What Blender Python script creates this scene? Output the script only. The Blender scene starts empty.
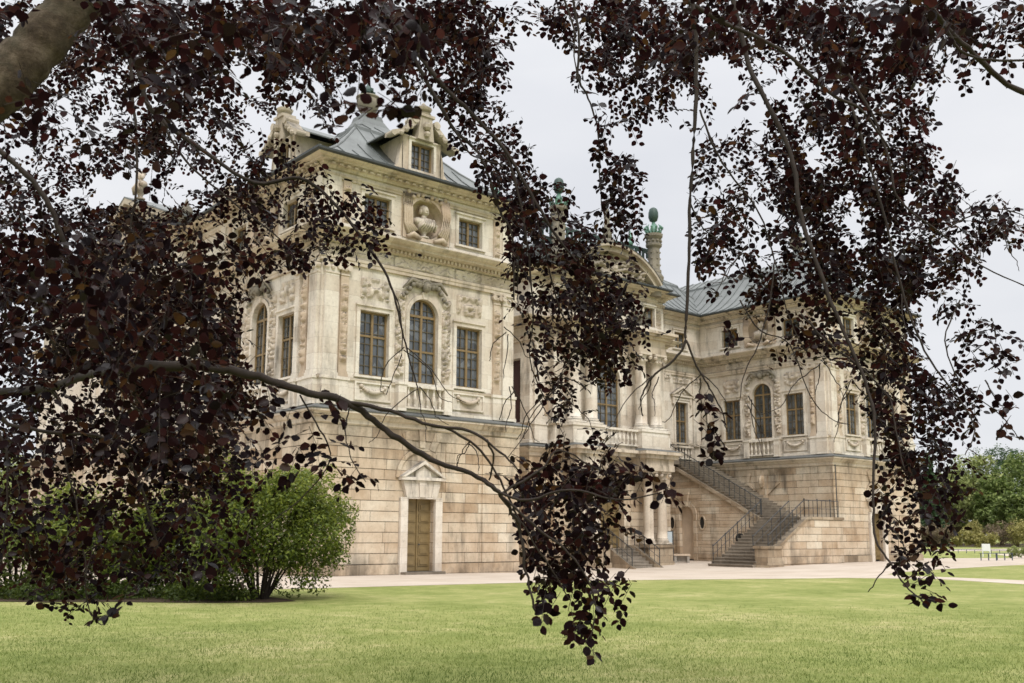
import bpy, bmesh, math, random
import numpy as np
from mathutils import Vector, Matrix
from mathutils import noise as mn
R_ = math.radians
rnd = random.Random(7)
sc = bpy.context.scene
COL = sc.collection

# ------------------------------------------------------------------ materials
def newmat(name):
    m = bpy.data.materials.new(name); m.use_nodes = True
    nt = m.node_tree; b = nt.nodes['Principled BSDF']
    return m, nt, b
def N(nt, t, **kw):
    n = nt.nodes.new(t)
    for k, v in kw.items():
        if hasattr(n, k): setattr(n, k, v)
        else: n.inputs[k].default_value = v
    return n
def L(nt, a, b): nt.links.new(a, b)
def ramp(nt, fac, stops, interp='LINEAR'):
    r = nt.nodes.new('ShaderNodeValToRGB'); r.color_ramp.interpolation = interp
    e = r.color_ramp.elements
    while len(e) < len(stops): e.new(0.5)
    for i, (p, c) in enumerate(stops):
        e[i].position = p; e[i].color = (c[0], c[1], c[2], 1) if not isinstance(c, (int, float)) else (c, c, c, 1)
    L(nt, fac, r.inputs[0]); return r.outputs[0]
def mixc(nt, fac, a, b, mode='MIX'):
    n = nt.nodes.new('ShaderNodeMix'); n.data_type = 'RGBA'; n.blend_type = mode
    for sock, v in ((n.inputs[0], fac), (n.inputs[6], a), (n.inputs[7], b)):
        if isinstance(v, (int, float)): sock.default_value = v
        elif isinstance(v, tuple): sock.default_value = (v[0], v[1], v[2], 1)
        else: L(nt, v, sock)
    return n.outputs[2]
def noise(nt, vec, scale, detail=4, rough=.55, dim='3D'):
    n = nt.nodes.new('ShaderNodeTexNoise'); n.inputs['Scale'].default_value = scale
    n.inputs['Detail'].default_value = detail; n.inputs['Roughness'].default_value = rough
    L(nt, vec, n.inputs['Vector']); return n.outputs['Fac']
def mapped(nt, vec, s):
    m = nt.nodes.new('ShaderNodeMapping'); m.inputs['Scale'].default_value = s
    L(nt, vec, m.inputs['Vector']); return m.outputs[0]
def math_(nt, op, a, b=None, c=None):
    n = nt.nodes.new('ShaderNodeMath'); n.operation = op
    for i, v in enumerate((a, b, c)):
        if v is None: continue
        if isinstance(v, (int, float)): n.inputs[i].default_value = v
        else: L(nt, v, n.inputs[i])
    return n.outputs[0]

def stone(name, palette, bw=1.1, bh=.41, zoff=.35, joint=.012, jointdark=.45, grime=.5, grimecol=(.07,.06,.05), soot=False, bump=.3, rough=.85):
    m, nt, b = newmat(name)
    g = nt.nodes.new('ShaderNodeNewGeometry')
    sp = nt.nodes.new('ShaderNodeSeparateXYZ'); L(nt, g.outputs['Position'], sp.inputs[0])
    sn = nt.nodes.new('ShaderNodeSeparateXYZ'); L(nt, g.outputs['True Normal'], sn.inputs[0])
    ax = math_(nt, 'GREATER_THAN', math_(nt, 'ABSOLUTE', sn.outputs[0]), .6)
    mx = nt.nodes.new('ShaderNodeMix'); L(nt, ax, mx.inputs[0]); L(nt, sp.outputs[0], mx.inputs[2]); L(nt, sp.outputs[1], mx.inputs[3])
    cb = nt.nodes.new('ShaderNodeCombineXYZ'); L(nt, mx.outputs[0], cb.inputs[0])
    L(nt, math_(nt, 'SUBTRACT', sp.outputs[2], zoff - 40*bh), cb.inputs[1])
    off = math_(nt, 'MULTIPLY', ax, 3.7)
    L(nt, off, cb.inputs[2])
    pos = g.outputs['Position']
    br = nt.nodes.new('ShaderNodeTexBrick'); L(nt, cb.outputs[0], br.inputs['Vector'])
    br.inputs['Color1'].default_value = (0,0,0,1); br.inputs['Color2'].default_value = (1,1,1,1); br.inputs['Mortar'].default_value = (.5,.5,.5,1)
    br.inputs['Scale'].default_value = 1; br.inputs['Mortar Size'].default_value = joint; br.inputs['Mortar Smooth'].default_value = .3
    br.inputs['Brick Width'].default_value = bw; br.inputs['Row Height'].default_value = bh; br.inputs['Bias'].default_value = 0
    br.offset = .45; br.squash = 1.25; br.squash_frequency = 3
    n0 = noise(nt, pos, .9, 5, .6)
    v = math_(nt, 'ADD', math_(nt, 'MULTIPLY', br.outputs['Color'], .62), math_(nt, 'ADD', .18, math_(nt, 'MULTIPLY', math_(nt, 'SUBTRACT', n0, .5), 1.3)))
    col = ramp(nt, v, palette)
    # fine mottling
    n1 = noise(nt, pos, 9, 6, .7)
    col = mixc(nt, .55, col, ramp(nt, n1, [(.25, (.72,.70,.67)), (.6, (1,1,1)), (.8, (1.08,1.07,1.05))]), 'MULTIPLY')
    # rain streaks and soot, stretched downwards
    st = noise(nt, mapped(nt, pos, (1.9, 1.9, .32)), 1.0, 6, .68)
    st2 = noise(nt, mapped(nt, pos, (.45, .45, .6)), 1.0, 4, .6)
    s = math_(nt, 'MULTIPLY', ramp(nt, st, [(.49, 0.), (.68, 1.)]), ramp(nt, st2, [(.42, .15), (.60, 1.)]))
    col = mixc(nt, math_(nt, 'MULTIPLY', s, grime), col, grimecol)
    upf = math_(nt, 'MULTIPLY', ramp(nt, sn.outputs[2], [(.3, 0.), (.75, 1.)]), ramp(nt, noise(nt, pos, 1.6, 5, .7), [(.3, .2), (.6, 1.)]))
    col = mixc(nt, math_(nt, 'MULTIPLY', upf, .85), col, (.075,.07,.06))
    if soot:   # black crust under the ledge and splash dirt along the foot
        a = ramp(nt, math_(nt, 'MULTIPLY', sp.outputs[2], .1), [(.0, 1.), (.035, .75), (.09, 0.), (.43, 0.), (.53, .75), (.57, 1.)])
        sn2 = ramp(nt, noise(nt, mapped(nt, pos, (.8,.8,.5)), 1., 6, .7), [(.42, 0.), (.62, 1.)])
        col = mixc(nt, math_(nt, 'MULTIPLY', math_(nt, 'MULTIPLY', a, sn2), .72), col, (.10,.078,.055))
    # small dark pits and lichen
    pit = ramp(nt, noise(nt, pos, 5.5, 7, .78), [(.56, 0.), (.70, 1.)])
    col = mixc(nt, math_(nt, 'MULTIPLY', pit, .38*grime+.1), col, (.13,.11,.085))
    jf = math_(nt, 'MULTIPLY', br.outputs['Fac'], jointdark)
    col = mixc(nt, jf, col, (.10,.08,.06))
    L(nt, col, b.inputs['Base Color'])
    b.inputs['Roughness'].default_value = rough; b.inputs['Specular IOR Level'].default_value = .2
    bp = nt.nodes.new('ShaderNodeBump'); bp.inputs['Strength'].default_value = bump; bp.inputs['Distance'].default_value = .02
    hh = math_(nt, 'SUBTRACT', math_(nt, 'MULTIPLY', noise(nt, pos, 24, 5, .7), .6), br.outputs['Fac'])
    L(nt, hh, bp.inputs['Height']); L(nt, bp.outputs[0], b.inputs['Normal'])
    return m
M = {}
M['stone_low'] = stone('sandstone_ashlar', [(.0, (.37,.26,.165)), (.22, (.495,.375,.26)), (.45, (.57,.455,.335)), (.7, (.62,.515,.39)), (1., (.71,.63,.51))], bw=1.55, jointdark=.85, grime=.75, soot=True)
M['stone_up'] = stone('pale_sandstone', [(.0, (.54,.455,.37)), (.3, (.655,.58,.49)), (.6, (.73,.665,.58)), (1., (.79,.74,.66))], bw=1.5, bh=.62, joint=.006, jointdark=.4, grime=.7)
M['stone_orn'] = stone('carved_sandstone', [(.0, (.36,.285,.215)), (.4, (.58,.49,.40)), (1., (.72,.65,.56))], bw=3, bh=3, joint=.001, jointdark=.1, grime=.75)
M['stone_trim'] = stone('moulded_sandstone', [(.0, (.40,.315,.235)), (.4, (.59,.50,.40)), (1., (.73,.655,.55))], bw=1.4, bh=9, joint=.008, jointdark=.4, grime=.95, grimecol=(.09,.075,.055))
M['stone_pink'] = stone('reddish_carved_sandstone', [(.0, (.45,.34,.25)), (.5, (.55,.44,.335)), (1., (.63,.53,.42))], bw=3, bh=1.2, joint=.003, jointdark=.2, grime=.5)
M['stone_dark'] = stone('weathered_sandstone', [(.0, (.17,.13,.09)), (.4, (.33,.25,.17)), (1., (.52,.43,.32))], bw=.9, bh=.41, jointdark=.6, grime=.8, grimecol=(.05,.045,.035))
M['stone_crown'] = stone('weathered_carved_stone', [(.0, (.20,.165,.12)), (.4, (.38,.32,.25)), (1., (.60,.53,.44))], bw=5, bh=5, joint=.001, jointdark=0, grime=.9)
M['stone_urn'] = stone('grey_weathered_stone', [(.0, (.09,.08,.065)), (.5, (.20,.18,.145)), (1., (.33,.29,.23))], bw=5, bh=5, joint=.001, jointdark=0, grime=.6)
M['step'] = stone('worn_step_stone', [(.0, (.14,.115,.09)), (.5, (.25,.21,.165)), (1., (.38,.33,.27))], bw=1.5, bh=9, joint=.006, jointdark=.5, grime=.6)

def simple(name, col, rough=.6, var=.3, scale=4, metal=0., spec=.5, bump=0.):
    m, nt, b = newmat(name)
    g = nt.nodes.new('ShaderNodeNewGeometry')
    n = noise(nt, g.outputs['Position'], scale, 5, .65)
    c = ramp(nt, n, [(.25, tuple(x*(1-var) for x in col)), (.75, tuple(min(1, x*(1+var)) for x in col))])
    L(nt, c, b.inputs['Base Color']); b.inputs['Roughness'].default_value = rough
    b.inputs['Metallic'].default_value = metal; b.inputs['Specular IOR Level'].default_value = spec
    if bump:
        bp = nt.nodes.new('ShaderNodeBump'); bp.inputs['Strength'].default_value = bump; bp.inputs['Distance'].default_value = .02
        L(nt, noise(nt, g.outputs['Position'], scale*6, 5, .7), bp.inputs['Height']); L(nt, bp.outputs[0], b.inputs['Normal'])
    return m
M['lead'] = simple('grey_lead_roof', (.115,.125,.122), .5, .3, 1.1, .0, .5, .15)
M['leadtop'] = simple('dark_lead_flashing', (.10,.105,.105), .55, .3, 2)
M['gutter'] = simple('dark_gutter', (.035,.04,.04), .5, .3, 2)
M['copper'] = simple('green_copper', (.13,.26,.20), .6, .45, 3)
M['copperdark'] = simple('dark_green_copper', (.03,.06,.05), .6, .3, 3)
M['ochre'] = simple('ochre_painted_wood', (.215,.145,.065), .5, .25, 5)
M['muntin'] = simple('dark_ochre_glazing_bar', (.09,.07,.04), .5, .2, 5)
M['door'] = simple('olive_painted_door', (.20,.14,.06), .5, .22, 3)
M['iron'] = simple('dark_iron', (.06,.06,.06), .45, .3, 8, .3)
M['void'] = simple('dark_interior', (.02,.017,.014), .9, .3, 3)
M['curtain'] = simple('maroon_shade', (.055,.025,.025), .9, .3, 3)
M['board'] = simple('pale_blue_board', (.55,.62,.66), .5, .06, 6)
M['white'] = simple('white_paint', (.75,.76,.78), .5, .05, 3)
M['blue'] = simple('blue_painted_steel', (.05,.07,.11), .8, .2, 6)
M['box'] = simple('grey_wood', (.33,.30,.26), .7, .25, 6)
M['plaster'] = simple('blind_arch_plaster', (.56,.45,.34), .9, .12, 2, 0, .2, .2)
def glassmat():
    m, nt, b = newmat('window_glass')
    g = nt.nodes.new('ShaderNodeNewGeometry')
    v = nt.nodes.new('ShaderNodeTexVoronoi'); v.inputs['Scale'].default_value = 2.9; L(nt, g.outputs['Position'], v.inputs['Vector'])
    sx = nt.nodes.new('ShaderNodeSeparateColor'); L(nt, v.outputs['Color'], sx.inputs[0])
    c = ramp(nt, sx.outputs[0], [(0., (.035,.04,.045)), (.6, (.075,.085,.095)), (1., (.14,.15,.16))])
    L(nt, c, b.inputs['Base Color']); b.inputs['Roughness'].default_value = .06; b.inputs['IOR'].default_value = 1.75
    bp = nt.nodes.new('ShaderNodeBump'); bp.inputs['Strength'].default_value = .25; bp.inputs['Distance'].default_value = .05
    L(nt, noise(nt, g.outputs['Position'], 1.7, 2, .5), bp.inputs['Height']); L(nt, bp.outputs[0], b.inputs['Normal'])
    return m
M['glass'] = glassmat()
def gravelmat():
    m, nt, b = newmat('pale_gravel')
    g = nt.nodes.new('ShaderNodeNewGeometry'); p = g.outputs['Position']
    c = ramp(nt, noise(nt, p, .35, 5, .6), [(.3, (.44,.37,.30)), (.7, (.55,.48,.41))])
    c = mixc(nt, .5, c, ramp(nt, noise(nt, p, 22, 4, .8), [(.3, (.75,.74,.73)), (.7, (1.1,1.1,1.1))]), 'MULTIPLY')
    c = mixc(nt, .35, c, ramp(nt, noise(nt, mapped(nt, p, (.25, 1.6, 1)), 1, 4, .6), [(.35, (.72,.70,.68)), (.65, (1.05,1.05,1.05))]), 'MULTIPLY')
    L(nt, c, b.inputs['Base Color']); b.inputs['Roughness'].default_value = .95; b.inputs['Specular IOR Level'].default_value = .15
    bp = nt.nodes.new('ShaderNodeBump'); bp.inputs['Strength'].default_value = .4; bp.inputs['Distance'].default_value = .02
    L(nt, noise(nt, p, 40, 4, .8), bp.inputs['Height']); L(nt, bp.outputs[0], b.inputs['Normal'])
    return m
M['gravel'] = gravelmat()
def lawnmat(name='lawn_turf', k=1.):
    m, nt, b = newmat(name)
    g = nt.nodes.new('ShaderNodeNewGeometry'); p = g.outputs['Position']
    big = noise(nt, p, .28, 6, .65); mid = noise(nt, p, 1.7, 6, .75); fine = noise(nt, p, 28, 5, .8)
    v = math_(nt, 'ADD', math_(nt, 'MULTIPLY', big, .55), math_(nt, 'MULTIPLY', mid, .45))
    c = ramp(nt, v, [(.33, (.145*k,.18*k,.048*k)), (.45, (.22*k,.25*k,.078*k)), (.54, (.295*k,.305*k,.115*k)), (.64, (.42*k,.385*k,.19*k))])
    c = mixc(nt, .55, c, ramp(nt, noise(nt, mapped(nt, p, (1,1,1)), 5., 7, .8), [(.35, (.72,.76,.66)), (.62, (1.12,1.08,1.05))]), 'MULTIPLY')
    c = mixc(nt, .75, c, ramp(nt, fine, [(.3, (.5,.55,.45)), (.55, (1,1,1)), (.75, (1.3,1.25,1.2))]), 'MULTIPLY')
    L(nt, c, b.inputs['Base Color']); b.inputs['Roughness'].default_value = .9; b.inputs['Specular IOR Level'].default_value = .1
    bp = nt.nodes.new('ShaderNodeBump'); bp.inputs['Strength'].default_value = .6; bp.inputs['Distance'].default_value = .04
    L(nt, noise(nt, p, 30, 5, .8), bp.inputs['Height']); L(nt, bp.outputs[0], b.inputs['Normal'])
    return m
M['lawn'] = lawnmat()
M['soil'] = simple('dark_mulch', (.055,.04,.028), .95, .5, 6, 0, .1, .6)
def leafmat(name, stops, trans, tfac=.35, rough=.42, spec=.5):
    m, nt, b = newmat(name)
    at = nt.nodes.new('ShaderNodeAttribute'); at.attribute_name = 'tint'
    c = ramp(nt, at.outputs['Fac'], stops)
    g = nt.nodes.new('ShaderNodeNewGeometry')
    c = mixc(nt, .5, c, ramp(nt, noise(nt, g.outputs['Position'], 30, 3, .6), [(.3, (.7,.7,.7)), (.7, (1.2,1.2,1.2))]), 'MULTIPLY')
    L(nt, c, b.inputs['Base Color']); b.inputs['Roughness'].default_value = rough; b.inputs['Specular IOR Level'].default_value = spec
    if name == 'copper_beech_leaf':
        wn = nt.nodes.new('ShaderNodeTexWhiteNoise'); wn.noise_dimensions = '1D'; L(nt, at.outputs['Fac'], wn.inputs['W'])
        L(nt, ramp(nt, wn.outputs['Value'], [(.75, .03), (1., .5)]), b.inputs['Specular IOR Level'])
    t = nt.nodes.new('ShaderNodeBsdfTranslucent')
    ct = ramp(nt, at.outputs['Fac'], trans); L(nt, ct, t.inputs[0])
    ms = nt.nodes.new('ShaderNodeMixShader'); ms.inputs[0].default_value = tfac
    L(nt, b.outputs[0], ms.inputs[1]); L(nt, t.outputs[0], ms.inputs[2])
    L(nt, ms.outputs[0], nt.nodes['Material Output'].inputs[0])
    return m
M['beech'] = leafmat('copper_beech_leaf', [(0, (.004,.002,.003)), (.5, (.008,.0035,.0045)), (.88, (.018,.006,.006)), (1, (.028,.014,.007))],
                     [(0, (.010,.003,.004)), (.5, (.026,.008,.009)), (.85, (.078,.021,.019)), (1, (.11,.055,.016))], .33, .42, .22)
M['bark'] = simple('grey_beech_bark', (.06,.048,.034), .9, .6, 11, 0, .15, .8)
def barkmat():
    m, nt, b = newmat('old_beech_bark'); g = nt.nodes.new('ShaderNodeNewGeometry'); p = g.outputs['Position']
    c = ramp(nt, noise(nt, p, 7, 8, .75), [(.32, (.026,.018,.012)), (.5, (.075,.055,.037)), (.68, (.16,.125,.088))])
    c = mixc(nt, ramp(nt, noise(nt, p, 3.2, 5, .7), [(.5, 0.), (.62, .5)]), c, (.05,.048,.03))
    L(nt, c, b.inputs['Base Color']); b.inputs['Roughness'].default_value = .9; b.inputs['Specular IOR Level'].default_value = .15
    bp = nt.nodes.new('ShaderNodeBump'); bp.inputs['Strength'].default_value = .9; bp.inputs['Distance'].default_value = .03
    L(nt, noise(nt, mapped(nt, p, (1,1,1.6)), 14, 8, .8), bp.inputs['Height']); L(nt, bp.outputs[0], b.inputs['Normal'])
    return m
M['bark'] = barkmat()
M['twig'] = simple('dark_twig_bark', (.028,.020,.016), .8, .4, 14, 0, .25)
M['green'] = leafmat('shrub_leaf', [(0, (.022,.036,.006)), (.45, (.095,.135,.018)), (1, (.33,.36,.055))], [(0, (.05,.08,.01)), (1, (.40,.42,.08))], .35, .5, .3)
M['tree1'] = leafmat('broadleaf_foliage', [(0, (.05,.075,.02)), (.5, (.14,.185,.05)), (1, (.30,.34,.11))], [(0, (.03,.06,.01)), (1, (.16,.24,.05))], .3, .6, .25)
M['tree2'] = leafmat('dark_foliage', [(0, (.02,.045,.02)), (.5, (.045,.085,.035)), (1, (.09,.14,.055))], [(0, (.01,.03,.01)), (1, (.05,.1,.03))], .25, .6, .25)
M['tree3'] = leafmat('pale_foliage', [(0, (.11,.135,.04)), (.5, (.27,.30,.10)), (1, (.44,.46,.19))], [(0, (.08,.12,.03)), (1, (.25,.3,.1))], .3, .6, .25)
M['tree4'] = leafmat('bronze_foliage', [(0, (.08,.06,.04)), (.5, (.20,.15,.10)), (1, (.36,.28,.18))], [(0, (.05,.04,.02)), (1, (.2,.15,.07))], .3, .6, .25)
M['tree5'] = leafmat('yellow_green_foliage', [(0, (.14,.13,.04)), (.5, (.33,.29,.10)), (1, (.48,.43,.18))], [(0, (.1,.1,.02)), (1, (.3,.3,.08))], .3, .6, .25)
M['grass'] = leafmat('grass_blade', [(0, (.10,.15,.03)), (.5, (.20,.25,.06)), (1, (.34,.34,.12))], [(0, (.1,.15,.03)), (1, (.28,.34,.09))], .35, .6, .2)

# ------------------------------------------------------------------ mesh helpers
def tag(o, label=None, cat=None, group=None, kind=None):
    if label: o['label'] = label
    if cat: o['category'] = cat
    if group: o['group'] = group
    if kind: o['kind'] = kind
    return o
def empty(name, loc=(0,0,0), rz=0):
    o = bpy.data.objects.new(name, None); COL.objects.link(o); o.location = loc; o.rotation_euler = (0,0,rz); o.empty_display_size = .3
    return o
class MB:
    def __init__(s): s.v = []; s.f = []
    def add(s, vs, fs):
        k = len(s.v); s.v += [tuple(p) for p in vs]; s.f += [tuple(i+k for i in f) for f in fs]
    def hexa(s, p):  # 8 points: bottom 4, top 4
        s.add(p, [(0,3,2,1), (4,5,6,7), (0,1,5,4), (1,2,6,5), (2,3,7,6), (3,0,4,7)])
    def box(s, x0, x1, y0, y1, z0, z1):
        s.hexa([(x0,y0,z0),(x1,y0,z0),(x1,y1,z0),(x0,y1,z0),(x0,y0,z1),(x1,y0,z1),(x1,y1,z1),(x0,y1,z1)])
    def fbox(s, fr, u0, u1, d0, d1, z0, z1):
        s.hexa([fr.p(u0,d0,z0), fr.p(u1,d0,z0), fr.p(u1,d1,z0), fr.p(u0,d1,z0), fr.p(u0,d0,z1), fr.p(u1,d0,z1), fr.p(u1,d1,z1), fr.p(u0,d1,z1)])
    def fprism(s, fr, pts, d0, d1):   # pts in (u,z), extruded along d
        n = len(pts)
        s.add([fr.p(u,d0,z) for u,z in pts] + [fr.p(u,d1,z) for u,z in pts],
              [tuple(range(n))[::-1], tuple(range(n,2*n))] + [(i,(i+1)%n,(i+1)%n+n,i+n) for i in range(n)])
    def tube(s, pts, rads, seg=6, cap=True):
        pts = [Vector(p) for p in pts]; rings = []
        ref = Vector((0,0,1))
        for i, p in enumerate(pts):
            t = (pts[min(i+1,len(pts)-1)] - pts[max(i-1,0)])
            if t.length < 1e-9: t = Vector((0,0,1))
            t.normalize()
            a = t.cross(ref)
            if a.length < .1: a = t.cross(Vector((1,0,0)))
            a.normalize(); b = t.cross(a)
            r = rads[i] if isinstance(rads, (list, tuple)) else rads
            rings.append([p + a*(r*math.cos(2*math.pi*k/seg)) + b*(r*math.sin(2*math.pi*k/seg)) for k in range(seg)])
        vs = [q for rg in rings for q in rg]; fs = []
        for i in range(len(rings)-1):
            for k in range(seg):
                fs.append((i*seg+k, i*seg+(k+1)%seg, (i+1)*seg+(k+1)%seg, (i+1)*seg+k))
        if cap: fs += [tuple(range(seg))[::-1], tuple((len(rings)-1)*seg+k for k in range(seg))]
        s.add(vs, fs)
    def lathe(s, c, prof, seg=16, a0=0, square=False):
        n = 4 if square else seg; off = math.pi/4 if square else 0
        vs = []; fs = []
        for r, z in prof:
            q = r*math.sqrt(2) if square else r
            for k in range(n):
                a = off + a0 + 2*math.pi*k/n
                vs.append((c[0]+q*math.cos(a), c[1]+q*math.sin(a), c[2]+z))
        for i in range(len(prof)-1):
            for k in range(n):
                fs.append((i*n+k, i*n+(k+1)%n, (i+1)*n+(k+1)%n, (i+1)*n+k))
        fs += [tuple(range(n))[::-1], tuple((len(prof)-1)*n+k for k in range(n))]
        s.add(vs, fs)
    def ball(s, c, r, seg=10, sq=(1,1,1)):
        vs = []; fs = []; m = seg//2
        for i in range(1, m):
            for k in range(seg):
                a = math.pi*i/m; b = 2*math.pi*k/seg
                vs.append((c[0]+r*sq[0]*math.sin(a)*math.cos(b), c[1]+r*sq[1]*math.sin(a)*math.sin(b), c[2]+r*sq[2]*math.cos(a)))
        t = len(vs); vs += [(c[0],c[1],c[2]+r*sq[2]), (c[0],c[1],c[2]-r*sq[2])]
        for i in range(m-2):
            for k in range(seg): fs.append((i*seg+k, (i+1)*seg+k, (i+1)*seg+(k+1)%seg, i*seg+(k+1)%seg))
        for k in range(seg):
            fs.append((t, k, (k+1)%seg)); fs.append((t+1, (m-2)*seg+(k+1)%seg, (m-2)*seg+k))
        s.add(vs, fs)
    def build(s, name, mat, parent=None, smooth=False, label=None, fix=True):
        me = bpy.data.meshes.new(name); me.from_pydata(s.v, [], s.f)
        if fix:
            bm = bmesh.new(); bm.from_mesh(me); bmesh.ops.recalc_face_normals(bm, faces=bm.faces); bm.to_mesh(me); bm.free()
        if smooth: me.polygons.foreach_set('use_smooth', [True]*len(me.polygons))
        me.materials.append(mat if not isinstance(mat, str) else M[mat])
        o = bpy.data.objects.new(name, me); COL.objects.link(o)
        if parent: o.parent = parent
        if label: o['label'] = label
        return o
class Fr:
    def __init__(s, o, u, n): s.o = o; s.u = u; s.n = n
    def p(s, u, d, z): return (s.o[0]+s.u[0]*u+s.n[0]*d, s.o[1]+s.u[1]*u+s.n[1]*d, z)
def edge_frame(a, b):
    l = math.hypot(b[0]-a[0], b[1]-a[1]); u = ((b[0]-a[0])/l, (b[1]-a[1])/l)
    return Fr(a, u, (u[1], -u[0])), l

def arch_pts(uc, w, zs, seg=12, r=None):
    r = r or w/2
    return [(uc + r*math.cos(math.pi*k/seg), zs + r*math.sin(math.pi*k/seg)) for k in range(seg+1)]
def wall(mb, fr, u0, u1, z0, z1, d, ops, depth=.3):
    """wall sheet with real openings: op = (uc, w, zb, zt, arch)"""
    us = sorted({u0, u1} | {o[0]-o[1]/2 for o in ops} | {o[0]+o[1]/2 for o in ops})
    zs = sorted({z0, z1} | {o[2] for o in ops} | {o[3] for o in ops})
    us = [u for u in us if u0-1e-6 <= u <= u1+1e-6]; zs = [z for z in zs if z0-1e-6 <= z <= z1+1e-6]
    for i in range(len(us)-1):
        for j in range(len(zs)-1):
            cu = (us[i]+us[i+1])/2; cz = (zs[j]+zs[j+1])/2
            if any(abs(cu-o[0]) < o[1]/2 and o[2] < cz < o[3] for o in ops): continue
            mb.add([fr.p(us[i],d,zs[j]), fr.p(us[i+1],d,zs[j]), fr.p(us[i+1],d,zs[j+1]), fr.p(us[i],d,zs[j+1])], [(0,1,2,3)])
    for uc, w, zb, zt, ar in ops:
        a, b = uc-w/2, uc+w/2; q = d-depth
        sp = zt-w/2 if ar else zt
        out = [(a,zb),(b,zb),(b,sp)]
        if ar:
            arc = arch_pts(uc, w, sp); out += arc[1:-1]
            for k in range(len(arc)-1):
                (p1, p2) = arc[k], arc[k+1]
                mb.add([fr.p(p1[0],d,p1[1]), fr.p(p1[0],d,zt), fr.p(p2[0],d,zt), fr.p(p2[0],d,p2[1])], [(0,1,2,3)])
        out += [(a,sp)]
        n = len(out)
        for k in range(n):
            p1, p2 = out[k], out[(k+1)%n]
            mb.add([fr.p(p1[0],d,p1[1]), fr.p(p2[0],d,p2[1]), fr.p(p2[0],q,p2[1]), fr.p(p1[0],q,p1[1])], [(0,1,2,3)])
def sweep(mb, path, prof, closed=False, cap=True):
    """mitred moulding: path of 2-D wall corners (outward on the right), profile of (d, z)"""
    n = len(path); idx = range(n)
    offs = []
    for i in idx:
        def nrm(a, b):
            l = math.hypot(b[0]-a[0], b[1]-a[1]); return ((b[1]-a[1])/l, -(b[0]-a[0])/l)
        p = path[i]
        if closed or 0 < i < n-1:
            n1 = nrm(path[i-1], p); n2 = nrm(p, path[(i+1)%n]); dt = 1 + n1[0]*n2[0]+n1[1]*n2[1]
            offs.append(((n1[0]+n2[0])/dt, (n1[1]+n2[1])/dt))
        elif i == 0: offs.append(nrm(p, path[1]))
        else: offs.append(nrm(path[i-1], p))
    m = len(prof); vs = []
    for i in idx:
        for d, z in prof: vs.append((path[i][0]+offs[i][0]*d, path[i][1]+offs[i][1]*d, z))
    fs = []
    for i in range(n if closed else n-1):
        j = (i+1) % n
        for k in range(m-1): fs.append((i*m+k, j*m+k, j*m+k+1, i*m+k+1))
    if not closed and cap: fs += [tuple(range(m)), tuple(range((n-1)*m, n*m))[::-1]]
    mb.add(vs, fs)

# ------------------------------------------------------------------ terrain height
def G(x, y):
    return -.07 - .26*math.exp(-((x-20.)/8.)**2 - ((y-1.)/9.)**2)

# ------------------------------------------------------------------ palace
W = 9.8; YR = 9.88; XR = 35.03; XE = XR+W; YB = 38.
RX0, RX1 = 16.9, 28.0; RY = 7.0; CX0, CX1, CY = 19.0, 25.9, 6.45
UC = 22.45
FOOT = [(0,0), (W,0), (W,YR), (RX0,YR), (RX0,RY), (CX0-.75,RY), (CX0-.75,CY), (CX1+.75,CY), (CX1+.75,RY), (RX1,RY), (RX1,YR), (XR,YR), (XR,0), (XE,0), (XE,YB), (0,YB), (0,25.4), (-.8,25.4), (-.8,13.2), (0,13.2)]
pal = empty('palace', (0,0,0))
tag(pal, 'two-storey baroque sandstone palace with carved pale upper floor, arched windows and grey lead hipped roofs', 'palace')
frames = {}
for i in range(len(FOOT)):
    frames[i] = edge_frame(FOOT[i], FOOT[(i+1) % len(FOOT)])
# edges: 0 left front, 1 left wing inner, 2 recess left, 3 risalit left side, 4,6,8 risalit front pieces, 9 side, 10 recess right, 11 right wing inner face, 12 right front ...
GD = .12   # the ground floor stands proud of the upper wall
Z1, ZL, ZU, ZC, ZE = 5.75, 6.43, 12.05, 13.35, 16.28

def relief(fr, u0, u1, z0, z1, d, amp, seed, sym=True, nb=26, res=.045, name='relief_panel', mat='stone_orn', elong=False, parent=None):
    r = random.Random(seed); cu = (u0+u1)/2; w = u1-u0; h = z1-z0
    bl = []
    for _ in range(nb):
        u = r.uniform(0, 1)*w; z = r.uniform(.04, .96)*h; s = r.uniform(.05, .13)*min(1, max(w,h))*(1.2 if min(w,h) > .7 else .8)
        e = r.uniform(.6, 1.8); a = r.uniform(0, math.pi)
        if elong: u = w*.5 + r.uniform(-.28,.28)*w
        bl.append((u, z, s, e, a, r.uniform(.5, 1)))
        if sym: bl.append((w-u, z, s, e, math.pi-a, bl[-1][5]))
    nu = max(4, int(w/res)); nz = max(4, int(h/res)); mb = MB(); vs = []
    for j in range(nz+1):
        for i in range(nu+1):
            u = w*i/nu; z = h*j/nz; H = 0
            for bu, bz, s, e, a, k in bl:
                du = u-bu; dz = z-bz
                x = (du*math.cos(a)+dz*math.sin(a))/(s*e); y = (-du*math.sin(a)+dz*math.cos(a))/s
                q = 1-x*x-y*y
                if q > 0: H = max(H, k*math.sqrt(q))
            ed = min(u, w-u, z, h-z)
            if ed < .01: H = 0
            vs.append(fr.p(u0+u, d+.004+1.35*amp*H, z0+z))
    fs = [(j*(nu+1)+i, j*(nu+1)+i+1, (j+1)*(nu+1)+i+1, (j+1)*(nu+1)+i) for j in range(nz) for i in range(nu)]
    mb.add(vs, fs)
    return mb.build(name, mat, parent or pal, smooth=True, fix=False)
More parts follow.
